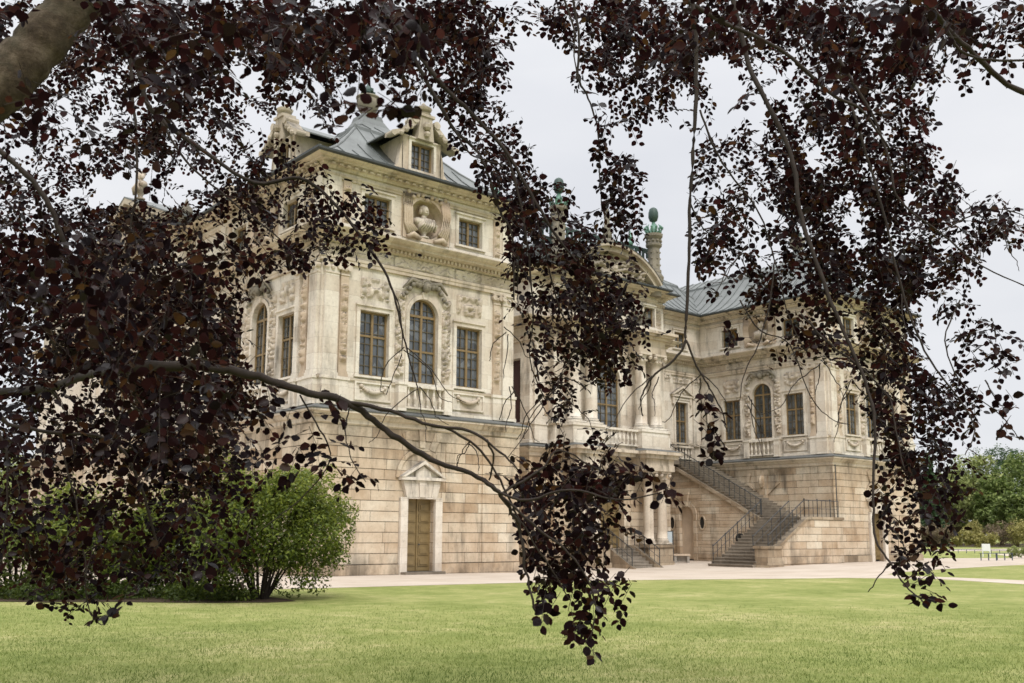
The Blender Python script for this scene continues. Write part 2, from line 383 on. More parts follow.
def garland(fr, uc, z, w, d, parent=None):
    mb = MB()
    for k in range(13):
        t = k/12*2-1
        rr = .055+.05*(1-t*t)
        p = fr.p(uc+t*w/2, d+rr*.5, z-.20*(1-t*t)); mb.ball(p, rr, 8)
        if k in (0, 12): mb.ball(fr.p(uc+t*w/2, d+.03, z+.02), .09, 8); mb.ball(fr.p(uc+t*w/2, d+.02, z-.15), .05, 8)
    return mb.build('swag', 'stone_orn', parent or pal, smooth=True)

_WC = {}
def window(fr, uc, w, zb, zt, arch, d, rows=6, cols=4, trans=.62, surround=True, sw=.17, sd=.07, name='window', label=None, dark=False):
    """wooden frame (the part) with glazing bars, glass and stone surround as sub-parts; d = wall face, frame set back"""
    q = d-.2; f = MB(); sp = zt-w/2 if arch else zt; a, b = uc-w/2, uc+w/2; ft = .075
    f.fbox(fr, a, a+ft, q-.05, q+.05, zb, sp); f.fbox(fr, b-ft, b, q-.05, q+.05, zb, sp)
    f.fbox(fr, a+ft, b-ft, q-.05, q+.05, zb, zb+ft)
    zx = zb+(sp-zb)*1.0 if arch else zb+(zt-zb)*trans
    if arch:
        arc = arch_pts(uc, w, sp); inn = arch_pts(uc, w, sp, r=w/2-ft)
        for k in range(len(arc)-1):
            f.fprism(fr, [arc[k], arc[k+1], inn[k+1], inn[k]], q-.05, q+.05)
        f.fbox(fr, a+ft, b-ft, q-.055, q+.06, sp-.05, sp+.05)
        zmid = zb+(sp-zb)*.48
        f.fbox(fr, a+ft, b-ft, q-.045, q+.045, zmid-.04, zmid+.04)
        f.fbox(fr, uc-.05, uc+.05, q-.06, q+.065, zb+ft, zt-ft)
    else:
        f.fbox(fr, a+ft, b-ft, q-.05, q+.05, zt-ft, zt)
        f.fbox(fr, uc-.05, uc+.05, q-.06, q+.065, zb+ft, zt-ft)
        if zt-zb > 1.6: f.fbox(fr, a+ft, b-ft, q-.055, q+.055, zx-.04, zx+.04)
    o = f.build(name, 'ochre', pal, label=label)
    g = MB(); n = cols; bt = .016
    for k in range(1, n):
        if n % 2 == 0 and k == n//2: continue
        u = a+ft+(w-2*ft)*k/n
        top = zt-ft if not arch else sp+math.sqrt(max(0, (w/2-ft)**2-(u-uc)**2))
        g.fbox(fr, u-bt, u+bt, q-.03, q+.035, zb+ft, top)
    H = zt-zb; st = H/rows
    for k in range(1, rows):
        z = zb+st*k
        hw = (w/2-ft) if z < sp else math.sqrt(max(0, (w/2-ft)**2-(z-sp)**2))
        if hw > .1: g.fbox(fr, uc-hw, uc+hw, q-.028, q+.03, z-bt, z+bt)
    g.build('glazing_bar', 'muntin', o)
    p = MB()
    pts = [(a+.01,zb+.01), (b-.01,zb+.01), (b-.01,sp)] + ([x for x in arch_pts(uc, w-.02, sp)[1:-1]] if arch else []) + [(a+.01,sp-(0 if arch else .01))]
    p.fprism(fr, pts, q-.02, q-.01)
    p.build('pane', M['void'] if dark else M['glass'], o)
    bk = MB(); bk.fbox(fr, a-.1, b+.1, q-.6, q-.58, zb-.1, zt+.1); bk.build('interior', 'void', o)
    if surround:
        s = MB()
        if arch:
            s.fbox(fr, a-sw, a, d, d+sd, zb, sp); s.fbox(fr, b, b+sw, d, d+sd, zb, sp)
            A1 = arch_pts(uc, w, sp, 14); A2 = arch_pts(uc, w, sp, 14, r=w/2+sw)
            for k in range(14): s.fprism(fr, [A1[k], A2[k], A2[k+1], A1[k+1]], d, d+sd)
            s.fprism(fr, [(uc-.09,zt-.02), (uc+.09,zt-.02), (uc+.15,zt+sw+.1), (uc-.15,zt+sw+.1)], d, d+sd+.06)
        else:
            s.fbox(fr, a-sw, a, d, d+sd, zb, zt+sw); s.fbox(fr, b, b+sw, d, d+sd, zb, zt+sw); s.fbox(fr, a, b, d, d+sd, zt, zt+sw)
            s.fbox(fr, a-sw-.03, b+sw+.03, d, d+sd+.06, zt+sw, zt+sw+.07)
        s.fbox(fr, a-sw-.04, b+sw+.04, d, d+sd+.05, zb-.09, zb)
        s.build('surround', 'stone_up', o)
    return o
def balustrade(fr, u0, u1, z0, z1, d0, d1, n, name='balustrade', mat='stone_up'):
    r = MB()
    r.fbox(fr, u0, u1, d0, d1, z1-.12, z1); r.fbox(fr, u0, u1, d0+.01, d1-.01, z0, z0+.08)
    o = r.build(name, mat, pal)
    h = z1-z0-.2; proto = None
    for k in range(n):
        u = u0+(u1-u0)*(k+.5)/n; c = fr.p(u, (d0+d1)/2, z0+.08)
        if proto is None:
            b = MB(); b.lathe((0,0,0), [(.06,0),(.06,.05*h/.5),(.035,.08*h/.5),(.085,.2*h/.5),(.075,.26*h/.5),(.035,.4*h/.5),(.035,.44*h/.5),(.06,.46*h/.5),(.06,h)], 8)
            proto = b.build('baluster', mat, o, smooth=False); proto.location = c
        else:
            q = proto.copy(); COL.objects.link(q); q.parent = o; q.location = c
    return o
def pilaster(fr, u, w, z0, z1, d, dp=.14, mat='stone_up', cap=True, carved=False, seed=0, ionic=True):
    b = MB()
    b.fbox(fr, u-w/2-.05, u+w/2+.05, d, d+dp+.05, z0, z0+.14)
    b.fbox(fr, u-w/2-.025, u+w/2+.025, d, d+dp+.025, z0+.14, z0+.24)
    b.fbox(fr, u-w/2, u+w/2, d, d+dp, z0+.24, z1)
    o = b.build('pilaster', mat, pal)
    if cap:
        c = MB()
        c.fbox(fr, u-w/2-.06, u+w/2+.06, d, d+dp+.08, z1-.08, z1)
        c.fbox(fr, u-w/2-.02, u+w/2+.02, d, d+dp+.03, z1-.5, z1-.44)
        if ionic:
            for s in (-1, 1):
                p0 = fr.p(u+s*(w/2-.01), d+dp-.1, z1-.2); p1 = fr.p(u+s*(w/2-.01), d+dp+.1, z1-.2)
                c.tube([p0, p1], .12, 10)
            c.ball(fr.p(u, d+dp+.02, z1-.26), .1, 8)
        c.build('capital', 'stone_orn', o)
    if carved:
        relief(fr, u-w/2+.03, u+w/2-.03, z0+.5, z1-.7, d+dp, .13, seed, nb=int((z1-z0)*11), name='trophy_relief', mat='stone_pink', parent=o, elong=True)
    return o

def rustic(mb, fr, u0, u1, z0, z1, d, ops, h=.41, pr=.04, ext0=0, ext1=0):
    """courses of ashlar separated by real horizontal grooves, cut away at the openings"""
    n = int(round((z1-z0)/h))
    for k in range(n):
        a = z0+k*h+.013; b = z0+(k+1)*h-.013
        segs = [(u0-ext0, u1+ext1)]
        for oc, ow, ob, ot in ops:
            if b > ob and a < ot:
                ns = []
                for s0, s1 in segs:
                    if oc-ow/2 > s0: ns.append((s0, min(s1, oc-ow/2)))
                    if oc+ow/2 < s1: ns.append((max(s0, oc+ow/2), s1))
                segs = [s for s in ns if s[1]-s[0] > .02]
        for s0, s1 in segs: mb.fbox(fr, s0, s1, d-.02, d+pr, a, b)

def panel_door(fr, uc, w, zb, zt, d, arch=False):
    o = MB(); o.fbox(fr, uc-w/2, uc+w/2, d-.06, d, zb, zt)
    dd = o.build('door', 'door', pal, label='olive brown double door with raised panels')
    p = MB()
    for s in (-1, 1):
        c = uc+s*w/4
        for k in range(6):
            h = (zt-zb-.25)/6; z = zb+.14+k*h
            p.fbox(fr, c-w/4+.09, c+w/4-.09, d, d+.03, z+.05, z+h-.06)
            p.fbox(fr, c-w/4+.16, c+w/4-.16, d+.03, d+.055, z+.11, z+h-.12)
    p.fbox(fr, uc-.03, uc+.03, d, d+.05, zb, zt)
    p.build('door_panel', 'door', dd)
    h = MB(); c = fr.p(uc+.1, d+.07, zb+1.05); h.ball(c, .035, 8); h.tube([fr.p(uc+.1,d,zb+1.05), c, fr.p(uc+.02,d+.08,zb+1.03)], .013); h.build('handle', 'iron', dd)
    return dd
def door_case(fr, uc, w, zt, d, label=None):
    s = MB()
    for k in (-1, 1): s.fbox(fr, uc+k*(w/2+.17)-.17, uc+k*(w/2+.17)+.17, d, d+.16, -.4, zt)
    s.fbox(fr, uc-w/2-.36, uc+w/2+.36, d, d+.17, zt, zt+.05)
    o = s.build('door_case', 'stone_up', pal)
    v = MB()   # keyed voussoirs over the lintel
    for k in range(5):
        a0 = uc+(k-2.5)*.3; a1 = a0+.285; c0 = uc+(k-2.5)*.38; c1 = c0+.36
        v.fprism(fr, [(a0,zt+.06), (a1,zt+.06), (c1,zt+.72), (c0,zt+.72)], d, d+(.22 if k == 2 else .17))
    v.build('voussoir', 'stone_up', o)
    p = MB(); zp = zt+.74; hw = 1.08
    p.fbox(fr, uc-hw, uc+hw, d, d+.3, zp, zp+.12)
    p.fprism(fr, [(uc-hw-.02,zp+.12), (uc-hw+.14,zp+.12), (uc,zp+.66), (uc,zp+.80)], d, d+.33)
    p.fprism(fr, [(uc+hw+.02,zp+.12), (uc+hw-.14,zp+.12), (uc,zp+.66), (uc,zp+.80)], d, d+.33)
    p.fprism(fr, [(uc-hw+.16,zp+.12), (uc+hw-.16,zp+.12), (uc,zp+.64)], d, d+.12)
    p.fprism(fr, [(uc-.38,zp-.1), (uc+.38,zp-.1), (uc+.38,zp+.35), (uc,zp+.58), (uc-.38,zp+.35)], d+.12, d+.2)
    p.build('pediment', 'stone_up', o)
    r = MB()   # relieving arch round the pediment
    A1 = arch_pts(uc, 2.5, zp+.1, 16, r=1.22); A2 = arch_pts(uc, 2.5, zp+.1, 16, r=1.05)
    for k in range(16): r.fprism(fr, [A2[k], A1[k], A1[k+1], A2[k+1]], d+.01, d+.075)
    for k in (-1, 0, 1):
        a = math.pi/2+k*.42
        r.fprism(fr, [(uc+1.24*math.cos(a-.1), zp+.1+1.24*math.sin(a-.1)), (uc+2.0*math.cos(a-.09), zp+.1+2.*math.sin(a-.09)), (uc+2.0*math.cos(a+.09), zp+.1+2.*math.sin(a+.09)), (uc+1.24*math.cos(a+.1), zp+.1+1.24*math.sin(a+.1))], d+.01, d+(.09 if k else .12))
    r.build('relieving_arch', 'stone_low', o)

def bust(parent, c, n, s=1.):
    b = MB(); x, y, z = c; t = (-n[1], n[0])
    b.lathe((x,y,z), [(.2*s,0),(.22*s,.06*s),(.1*s,.12*s),(.12*s,.22*s),(.2*s,.3*s)], 14)
    def ell(du, dd, dz, ru, rd, rz):     # ellipsoid aligned with the wall
        k0 = len(b.v); b.ball((0,0,0), 1, 14)
        for i in range(k0, len(b.v)):
            vx, vy, vz = b.v[i]; u = vx*ru+du; d = vy*rd+dd
            b.v[i] = (x+t[0]*u*s+n[0]*d*s, y+t[1]*u*s+n[1]*d*s, z+(vz*rz+dz)*s)
    ell(0, .02, .52, .36, .24, .30); ell(-.28, 0, .62, .20, .18, .17); ell(.28, 0, .62, .20, .18, .17)
    ell(0, .0, .84, .105, .11, .16); ell(0, .05, 1.07, .15, .17, .20); ell(0, .21, 1.05, .03, .05, .05)
    ell(0, -.02, 1.17, .175, .16, .13); ell(-.15, .0, 1.03, .05, .1, .12); ell(.15, .0, 1.03, .05, .1, .12)
    ell(0, .17, .97, .07, .05, .04)
    for k in range(7):
        q = -.36+k*.12
        b.tube([(x+t[0]*q*s+n[0]*.16*s, y+t[1]*q*s+n[1]*.16*s, z+.28*s), (x+t[0]*(q*.8+.1)*s+n[0]*.29*s, y+t[1]*(q*.8+.1)*s+n[1]*.29*s, z+.5*s), (x+t[0]*(q*.5+.15)*s+n[0]*.2*s, y+t[1]*(q*.5+.15)*s+n[1]*.2*s, z+.74*s)], [.05*s,.045*s,.03*s], 6)
    return b.build('bust', 'stone_orn', parent, smooth=True)

def bust_niche(fr, uc, seed):
    """square draped panel with a shell-shaped round recess and a bust"""
    r = .86; zc = 14.72; H = 1.0; mb = MB(); seg = 28
    # panel face with round hole
    for k in range(seg):
        a0 = 2*math.pi*k/seg; a1 = 2*math.pi*(k+1)/seg
        def sqp(a):
            c, s = math.cos(a), math.sin(a); q = max(abs(c)/1.22, abs(s)/H); return (uc+c/q, zc+s/q)
        i0 = (uc+r*math.cos(a0), zc+r*math.sin(a0)); i1 = (uc+r*math.cos(a1), zc+r*math.sin(a1))
        mb.add([fr.p(i0[0],.1,i0[1]), fr.p(sqp(a0)[0],.1,sqp(a0)[1]), fr.p(sqp(a1)[0],.1,sqp(a1)[1]), fr.p(i1[0],.1,i1[1])], [(0,1,2,3)])
        pr = [(1.,.1), (.97,-.12), (.85,-.32), (.6,-.45), (.3,-.5), (.02,-.52)]
        for (q0, d0), (q1, d1) in zip(pr[:-1], pr[1:]):
            mb.add([fr.p(uc+(i0[0]-uc)*q0, d0, zc+(i0[1]-zc)*q0), fr.p(uc+(i1[0]-uc)*q0, d0, zc+(i1[1]-zc)*q0),
                    fr.p(uc+(i1[0]-uc)*q1, d1, zc+(i1[1]-zc)*q1), fr.p(uc+(i0[0]-uc)*q1, d1, zc+(i0[1]-zc)*q1)], [(0,1,2,3)])
    mb.fbox(fr, uc-1.22, uc-1.2, 0, .1, zc-H, zc+H); mb.fbox(fr, uc+1.2, uc+1.22, 0, .1, zc-H, zc+H)
    o = mb.build('niche', 'stone_pink', pal, fix=False)
    dr = MB(); rr = random.Random(seed)
    for s in (-1, 1):   # hanging drapery, two curtains and swags
        for k in range(5):
            u = uc+s*(.80+.09*k)
            dr.tube([fr.p(u-s*.05,.13,zc+.95), fr.p(u+s*.02,.17,zc+.3), fr.p(u-s*.02,.16,zc-.35), fr.p(uc+s*(.55+.1*k),.2,zc-.62-.05*k)], [.05,.06,.055,.07], 6)
        dr.tube([fr.p(uc+s*1.0,.16,zc-.95), fr.p(uc+s*.75,.22,zc-.8), fr.p(uc+s*.35,.2,zc-.93)], [.1,.12,.08], 8)
    for k in range(9):
        t = -1+k/4.; dr.ball(fr.p(uc+t*.95,.13,zc+.93-.1*math.cos(t*9)), .1, 8)
    dr.build('drapery', 'stone_pink', o, smooth=True)
    bust(o, fr.p(uc, -.12, zc-.82), fr.n, 1.15)
    return o
def mask_head(fr, uc, z, d, s=1.):
    b = MB()
    b.ball(fr.p(uc,d+.12*s,z), .17*s, 12, (1,1,1.2)); b.ball(fr.p(uc,d+.28*s,z-.02*s), .04*s, 6)
    for k in range(9):
        a = math.pi*k/8; b.ball(fr.p(uc+.18*s*math.cos(a), d+.12*s, z+.06*s+.17*s*math.sin(a)), .07*s, 6)
    for q in (-1, 1):
        for k in range(6):
            b.ball(fr.p(uc+q*(.28+.13*k)*s, d+.07*s, z+(.05-.07*k+.12*math.sin(k))*s), (.13-.012*k)*s, 8)
        b.tube([fr.p(uc+q*.2*s,d+.1,z+.1*s), fr.p(uc+q*.6*s,d+.12,z+.2*s), fr.p(uc+q*.95*s,d+.08,z-.15*s)], [.1*s,.08*s,.03*s], 8)
    return b.build('mask_head', 'stone_urn', pal, smooth=True)

def dormer(fr, uc, d=-.35):
    """stone attic dormer with volutes, curved pediment, crown vase and small window"""
    b = MB(); z0 = 16.3
    wall(b, fr, uc-1.0, uc+1.0, z0, 18.45, d, [(uc, 1.18, 16.95, 18.2, False)], .25)
    for s in (-1, 1):
        b.fbox(fr, uc+s*1.0-.02, uc+s*1.0+.02, d-3.4, d, z0, 18.4)
        b.fprism(fr, [(uc+s*1.0,z0), (uc+s*1.5,z0), (uc+s*1.45,z0+.5), (uc+s*1.2,z0+.8), (uc+s*1.1,z0+1.5), (uc+s*1.0,z0+1.8)], d-.25, d)
        b.tube([fr.p(uc+s*1.32,d-.28,z0+.35), fr.p(uc+s*1.32,d+.06,z0+.35)], .25, 14)
        b.tube([fr.p(uc+s*1.32,d,z0+.35), fr.p(uc+s*1.32,d+.12,z0+.35)], .11, 10)
    b.fbox(fr, uc-1.55, uc+1.55, d-.3, d+.06, z0-.05, z0+.08)
    o = b.build('dormer', 'stone_trim', pal)
    w = window(fr, uc, 1.18, 16.95, 18.2, False, d, rows=4, cols=4, sw=.12); w.parent = o; w.name = 'dormer_window'
    for ch in list(w.children):      # keep to thing > part > sub-part
        ch.parent = o; ch.name = {'surround':'window_surround'}.get(ch.name.split('.')[0], ch.name.split('.')[0])
    c = MB()
    # scrolled pediment halves, rising towards the middle
    for s in (-1, 1):
        pts = [(uc+s*1.72,18.33), (uc+s*1.4,18.46), (uc+s*1.1,18.66), (uc+s*.8,18.93), (uc+s*.52,19.2)]
        lo = [(uc+s*.45,18.95), (uc+s*.75,18.68), (uc+s*1.1,18.42), (uc+s*1.4,18.24), (uc+s*1.72,18.14)]
        c.fprism(fr, pts+lo, d-.3, d+.30)
        c.tube([fr.p(uc+s*.56,d-.3,19.12), fr.p(uc+s*.56,d+.34,19.12)], .17, 12)
        c.tube([fr.p(uc+s*1.66,d-.1,18.22), fr.p(uc+s*1.66,d+.34,18.22)], .12, 12)
        for k in range(3): c.ball(fr.p(uc+s*(.78+.25*k), d+.3, 18.72-.2*k), .12, 8)
    c.fprism(fr, [(uc-.42,18.3), (uc+.42,18.3), (uc+.3,19.35), (uc-.3,19.35)], d-.2, d+.3)
    c.fbox(fr, uc-.42, uc+.42, d-.3, d+.36, 19.35, 19.47)
    p = fr.p(uc, d+.05, 19.47)
    c.lathe(p, [(.3,0),(.34,.08),(.22,.14),(.34,.22),(.38,.32),(.28,.4),(.1,.44),(.12,.5),(.04,.6)], 12)
    c.ball(fr.p(uc, d+.35, 18.9), .2, 10); c.ball(fr.p(uc, d+.37, 18.55), .15, 8)
    c.build('dormer_crown', 'stone_crown', o, smooth=False)
    rf = MB()   # little lead gable roof running back into the main roof
    q = [(-1.74,18.35),(-1.4,18.49),(-1.1,18.69),(-.7,18.96),(-.3,19.12),(0,19.16),(.3,19.12),(.7,18.96),(1.1,18.69),(1.4,18.49),(1.74,18.35)]
    rf.fprism(fr, [(uc+u,z) for u, z in q]+[(uc+u,z-.06) for u, z in q[::-1]], d-3.6, d-.3)
    rf.build('dormer_roof', 'lead', o)
    return o

# --- opening tables and upper facade treatment of a three-window face
def three_bay(i, L_, c, s=2.4, door=None, low=True, pil=(), gf='door', seed=1, right_dark=False, centre_balus=True, dorm=True, nich=True, sides=(-1,1)):
    fr, l = frames[i]
    ups = [(c+k*s, 1.38, 7.72, 10.36, False) for k in sides] + [(c, 1.46, 7.66, 11.25, True)]
    att = [(c+k*s, 1.3, 13.98, 15.2, False) for k in sides]
    u = MB(); wall(u, fr, 0, l, ZL-.1, ZC+.06, 0, ups, .32)
    niches = [(c, 1.74, 13.84, 15.6, False)] if nich else []
    wall(u, fr, 0, l, ZC+.06, ZE, 0, att+niches, .3)
    if niches:
        u.fbox(fr, c-.95, c+.95, -.7, -.62, 13.7, 15.75)
    u.build('upper_wall', 'stone_up', pal)
    for o in ups[:-1]: window(fr, o[0], o[1], o[2], o[3], False, 0, rows=6)
    window(fr, c, 1.46, 7.66, 11.25, True, 0, rows=8)
    for o in att: window(fr, o[0], o[1], o[2], o[3], False, 0, rows=4, sw=.15)
    if nich: bust_niche(fr, c, seed)
    if dorm: dormer(fr, c)
    # relief surrounds
    for k in sides:
        relief(fr, c+k*s-.68, c+k*s+.68, 10.85, 11.75, .0, .13, seed*7+k, nb=16)
        b = MB(); b.fbox(fr, c+k*s-.85, c+k*s+.85, 0, .07, 6.72, 6.8); b.fbox(fr, c+k*s-.85, c+k*s+.85, 0, .07, 7.4, 7.48)
        b.fbox(fr, c+k*s-.85, c+k*s-.78, 0, .07, 6.8, 7.4); b.fbox(fr, c+k*s+.78, c+k*s+.85, 0, .07, 6.8, 7.4)
        b.build('apron_panel', 'stone_up', pal)
        garland(fr, c+k*s, 7.27, 1.1, .02)
    for k in (-1, 1):
        relief(fr, c+k*1.18-.22, c+k*1.18+.22, 7.75, 11.5, .0, .15, seed*11+k, sym=False, nb=85, name='window_border_relief')
    mask_head(fr, c, 11.74, .05, 1.2)
    # centre projection pedestals and balustrade
    for k in (-1, 1):
        b = MB(); b.fbox(fr, c+k*1.15-.2, c+k*1.15+.2, 0, .3, ZL, 7.5); b.fbox(fr, c+k*1.15-.24, c+k*1.15+.24, 0, .34, 7.5, 7.6)
        b.build('balustrade_pier', 'stone_up', pal)
    if centre_balus: balustrade(fr, c-.95, c+.95, ZL+.12, 7.56, .08, .28, 6)
    # frieze relief
    n = max(1, int(l/3)); 
    for k in range(n): relief(fr, .2+(l-.4)*k/n, .2+(l-.4)*(k+1)/n-.06, 12.42, 12.86, .03, .06, seed*13+k, nb=22, name='frieze_relief')
    for (pu, pw, carved) in pil:
        pd = MB(); e_ = -.05 if carved else 0; pd.fbox(fr, pu-pw/2-.06, pu+pw/2+.06, 0, .22+e_, ZL, 7.42); pd.fbox(fr, pu-pw/2-.1, pu+pw/2+.1, 0, .26+e_, 7.42, 7.54); pd.build('pilaster_pedestal', 'stone_up', pal)
        pilaster(fr, pu, pw, 7.54, 12.1, 0, .09 if carved else .14, carved=carved, seed=int(pu*10)+seed, mat='stone_pink' if carved else 'stone_up')
        at = MB(); at.fbox(fr, pu-pw/2, pu+pw/2, 0, .08, ZC+.08, 15.62) if not carved else at.fbox(fr, pu-pw/2, pu+pw/2, 0, .06, ZC+.1, 15.6); at.build('attic_strip', 'stone_pink' if carved else 'stone_up', pal)
        if carved: relief(fr, pu-pw/2+.04, pu+pw/2-.04, 13.8, 15.4, .06, .10, seed+int(pu*7), nb=24, name='attic_relief', mat='stone_pink')
    return fr, l

def dentils(b, i, z0, z1, d0, d1, sp=.2, w=.1):
    fr, l = frames[i]; n = int(l/sp)
    for k in range(n): b.fbox(fr, (k+.25)*l/n, (k+.25)*l/n+w, d0, d1, z0, z1)

# left wing front
PF = [(.40,.60,False), (1.0,.36,True), (8.76,.36,True), (9.38,.60,False)]
fr, l = three_bay(0, W, 4.85, pil=PF, seed=3)
# left wing side (path runs from y=13.2 to 0, so u = 13.2 - y)
three_bay(19, 13.2, 13.2-5.1, pil=[(12.78,.62,False), (12.1,.36,True), (11.5,.34,False), (4.6,.36,True), (3.9,.5,False), (.9,.5,False)], seed=5, dorm=False)
dormer(frames[19][0], 13.2-4.35)
# end facade centre
three_bay(17, 12.2, 6.1, pil=[(.7,.7,False), (1.9,.5,False), (10.3,.5,False), (11.5,.7,False)], seed=9, dorm=False)
# right wing inner face (path from y=9.88 to 0: u = 9.88 - y)
three_bay(11, YR, YR-4.85, pil=[(.42,.5,False), (8.78,.36,True), (9.4,.62,False)], seed=13, dorm=False)
# right wing front
three_bay(12, W, 4.9, pil=PF, seed=17, dorm=False)
# recess, right part with pedimented window
fr, l = frames[10]
rw = XR-RX1
c = 32.95-RX1
u = MB(); wall(u, fr, 0, l, ZL-.1, ZC+.06, 0, [(c,1.25,7.0,10.3,False)], .32); wall(u, fr, 0, l, ZC+.06, ZE, 0, [(c,1.2,13.98,15.1,False)], .3); u.build('upper_wall', 'stone_up', pal)
window(fr, c, 1.25, 7.0, 10.3, False, 0, rows=7); window(fr, c, 1.2, 13.98, 15.1, False, 0, rows=4, sw=.15)
def win_pediment(fr, c, z, w=1.1):
    b = MB(); b.fbox(fr, c-w, c+w, 0, .2, z, z+.12)
    for s in (-1, 1): b.fprism(fr, [(c+s*(w+.06),z+.12), (c+s*(w-.12),z+.12), (c,z+.6), (c,z+.78)], 0, .26)
    b.fprism(fr, [(c-w+.14,z+.12), (c+w-.14,z+.12), (c,z+.58)], 0, .06)
    for k in (-1, 1): b.fbox(fr, c+k*(w-.22)-.1, c+k*(w-.22)+.1, 0, .14, z-.5, z)
    for k in range(5): b.ball(fr.p(c-.3+.15*k, .1, z+.25+.1*(2-abs(k-2))), .09, 6)
    return b.build('window_pediment', 'stone_orn', pal)
win_pediment(fr, c, 10.65)
balustrade(fr, c-.85, c+.85, ZL+.05, 7.35, .1, .3, 6)
for q in (.7, c-1.5, c+1.4): pilaster(fr, q, .5, 7.4, 12.1, 0, .1)
relief(fr, c-.8, c+.8, 11.55, 12.0, 0, .08, 77)
# recess, left part (mostly hidden), and plain sides
fr, l = frames[2]
c = 11.95-W
u = MB(); wall(u, fr, 0, l, ZL-.1, ZC+.06, 0, [(c,1.25,7.0,10.3,False)], .32); wall(u, fr, 0, l, ZC+.06, ZE, 0, [(c,1.2,13.98,15.1,False)], .3); u.build('upper_wall', 'stone_up', pal)
window(fr, c, 1.25, 7.0, 10.3, False, 0, rows=7); window(fr, c, 1.2, 13.98, 15.1, False, 0, rows=4, sw=.15); win_pediment(fr, c, 10.65)
# risalit left side with its dark tall opening
fr, l = frames[3]
u = MB(); wall(u, fr, 0, l, ZL-.1, ZC+.06, 0, [(l/2,1.3,6.9,11.2,False)], .3); wall(u, fr, 0, l, ZC+.06, ZE, 0, [], .3); u.fbox(fr, l/2-.75, l/2+.75, -.36, -.31, 6.7, 11.4); u.build('upper_wall', 'stone_up', pal)
s_ = MB(); s_.fbox(fr, l/2-.62, l/2+.62, -.29, -.27, 6.95, 11.15); s_.build('window_shutter', 'curtain', pal, label='dark maroon closed shutter on the side of the centre block')
for i in (1, 9, 13, 14, 15, 16, 18, 5, 7):
    fr, l = frames[i]; u = MB(); wall(u, fr, 0, l, ZL-.1, ZE, 0, [], .3); u.build('upper_wall', 'stone_up', pal)

# risalit front ------------------------------------------------------
def F(i): return frames[i]
ff = Fr((0, RY), (1, 0), (0, -1)); fc = Fr((0, CY), (1, 0), (0, -1))
u = MB()
for (a, b) in ((RX0, CX0-.75), (CX1+.75, RX1)):
    wall(u, ff, a, b, ZL-.1, ZE, 0, [], .3)
wall(u, fc, CX0-.75, CX1+.75, ZL-.1, ZC+.06, 0, [(UC,1.9,7.6,11.35,True)], .35)
wall(u, fc, CX0-.75, CX1+.75, ZC+.06, ZE, 0, [(26.05,.95,14.0,15.2,False), (18.85,.95,14.0,15.2,False)], .3)
u.build('upper_wall', 'stone_up', pal)
window(fc, UC, 1.9, 7.6, 11.35, True, 0, rows=9)
window(fc, 26.05, .95, 14.0, 15.2, False, 0, rows=4, cols=2, sw=.1); window(fc, 18.85, .95, 14.0, 15.2, False, 0, rows=4, cols=2, sw=.1)
relief(fc, UC-1.35, UC-1.12, 8, 11.2, 0, .09, 201, sym=False, nb=40, name='window_border_relief')
relief(fc, UC+1.12, UC+1.35, 8, 11.2, 0, .09, 202, sym=False, nb=40, name='window_border_relief')
def column(x, y, z0, z1, r, mat='stone_up', label=None):
    b = MB()
    b.box(x-r*1.35, x+r*1.35, y-r*1.35, y+r*1.35, z0, z0+.12)
    prof = [(r*1.3,.12),(r*1.35,.18),(r*1.15,.25),(r*1.2,.31),(r,.36)]
    H = z1-z0
    for k in range(9):
        t = k/8; prof.append((r*(1-.14*t**1.6), .36+(H-.86)*t))
    prof += [(r*.95,H-.5),(r*.95,H-.45),(r*.88,H-.44),(r*.92,H-.3),(r*1.2,H-.12)]
    b.lathe((x,y,z0), prof, 20)
    o = b.build('column', mat, pal, smooth=True, label=label)
    for p in o.data.polygons:
        if abs(p.normal.z) > .99: p.use_smooth = False
    c = MB(); c.box(x-r*1.4, x+r*1.4, y-r*1.4, y+r*1.4, z1-.12, z1)
    for sx in (-1, 1):
        for sy in (-1, 1): c.ball((x+sx*r*1.15, y+sy*r*1.15, z1-.24), r*.38, 8)
    for k in range(8):
        a = k*math.pi/4; c.ball((x+r*.98*math.cos(a), y+r*.98*math.sin(a), z1-.42), r*.25, 6)
    c.build('capital', 'stone_orn', o)
    return o
YC = CY-.62
COLX = [19.15, 20.45, 24.55, 25.85]
for x in COLX: column(x, YC, 7.55, 12.1, .36)
for (a, b) in ((18.55, 21.0), (24.0, 26.45)):
    p = MB(); p.box(a, b, YC-.55, CY, ZL, 7.4); p.box(a-.06, b+.06, YC-.61, CY, 7.4, 7.55); p.box(a-.08, b+.08, YC-.63, CY, ZL, ZL+.15)
    p.build('column_pedestal', 'stone_up', pal)
    e = MB()   # entablature block over the pair
    e.box(a+.05, b-.05, YC-.42, CY, 12.1, 12.5); e.box(a+.08, b-.08, YC-.38, CY, 12.5, 12.95); e.box(a-.1, b+.1, YC-.6, CY, 12.95, 13.1); e.box(a-.3, b+.3, YC-.85, CY, 13.1, 13.22); e.box(a-.42, b+.42, YC-1.0, CY, 13.22, 13.38)
    e.build('entablature', 'stone_trim', pal)
    q = MB(); q.box(a+.1, b-.1, YC-.3, CY, 13.38, 13.7); q.build('attic_plinth', 'stone_up', pal)
balustrade(Fr((0,YC-.1),(1,0),(0,-1)), 21.0, 24.0, ZL+.1, 7.5, 0, .22, 9)
for (a) in (RX0+.6, RX1-.6): pilaster(ff, a, .7, 7.55, 12.1, 0, .14)
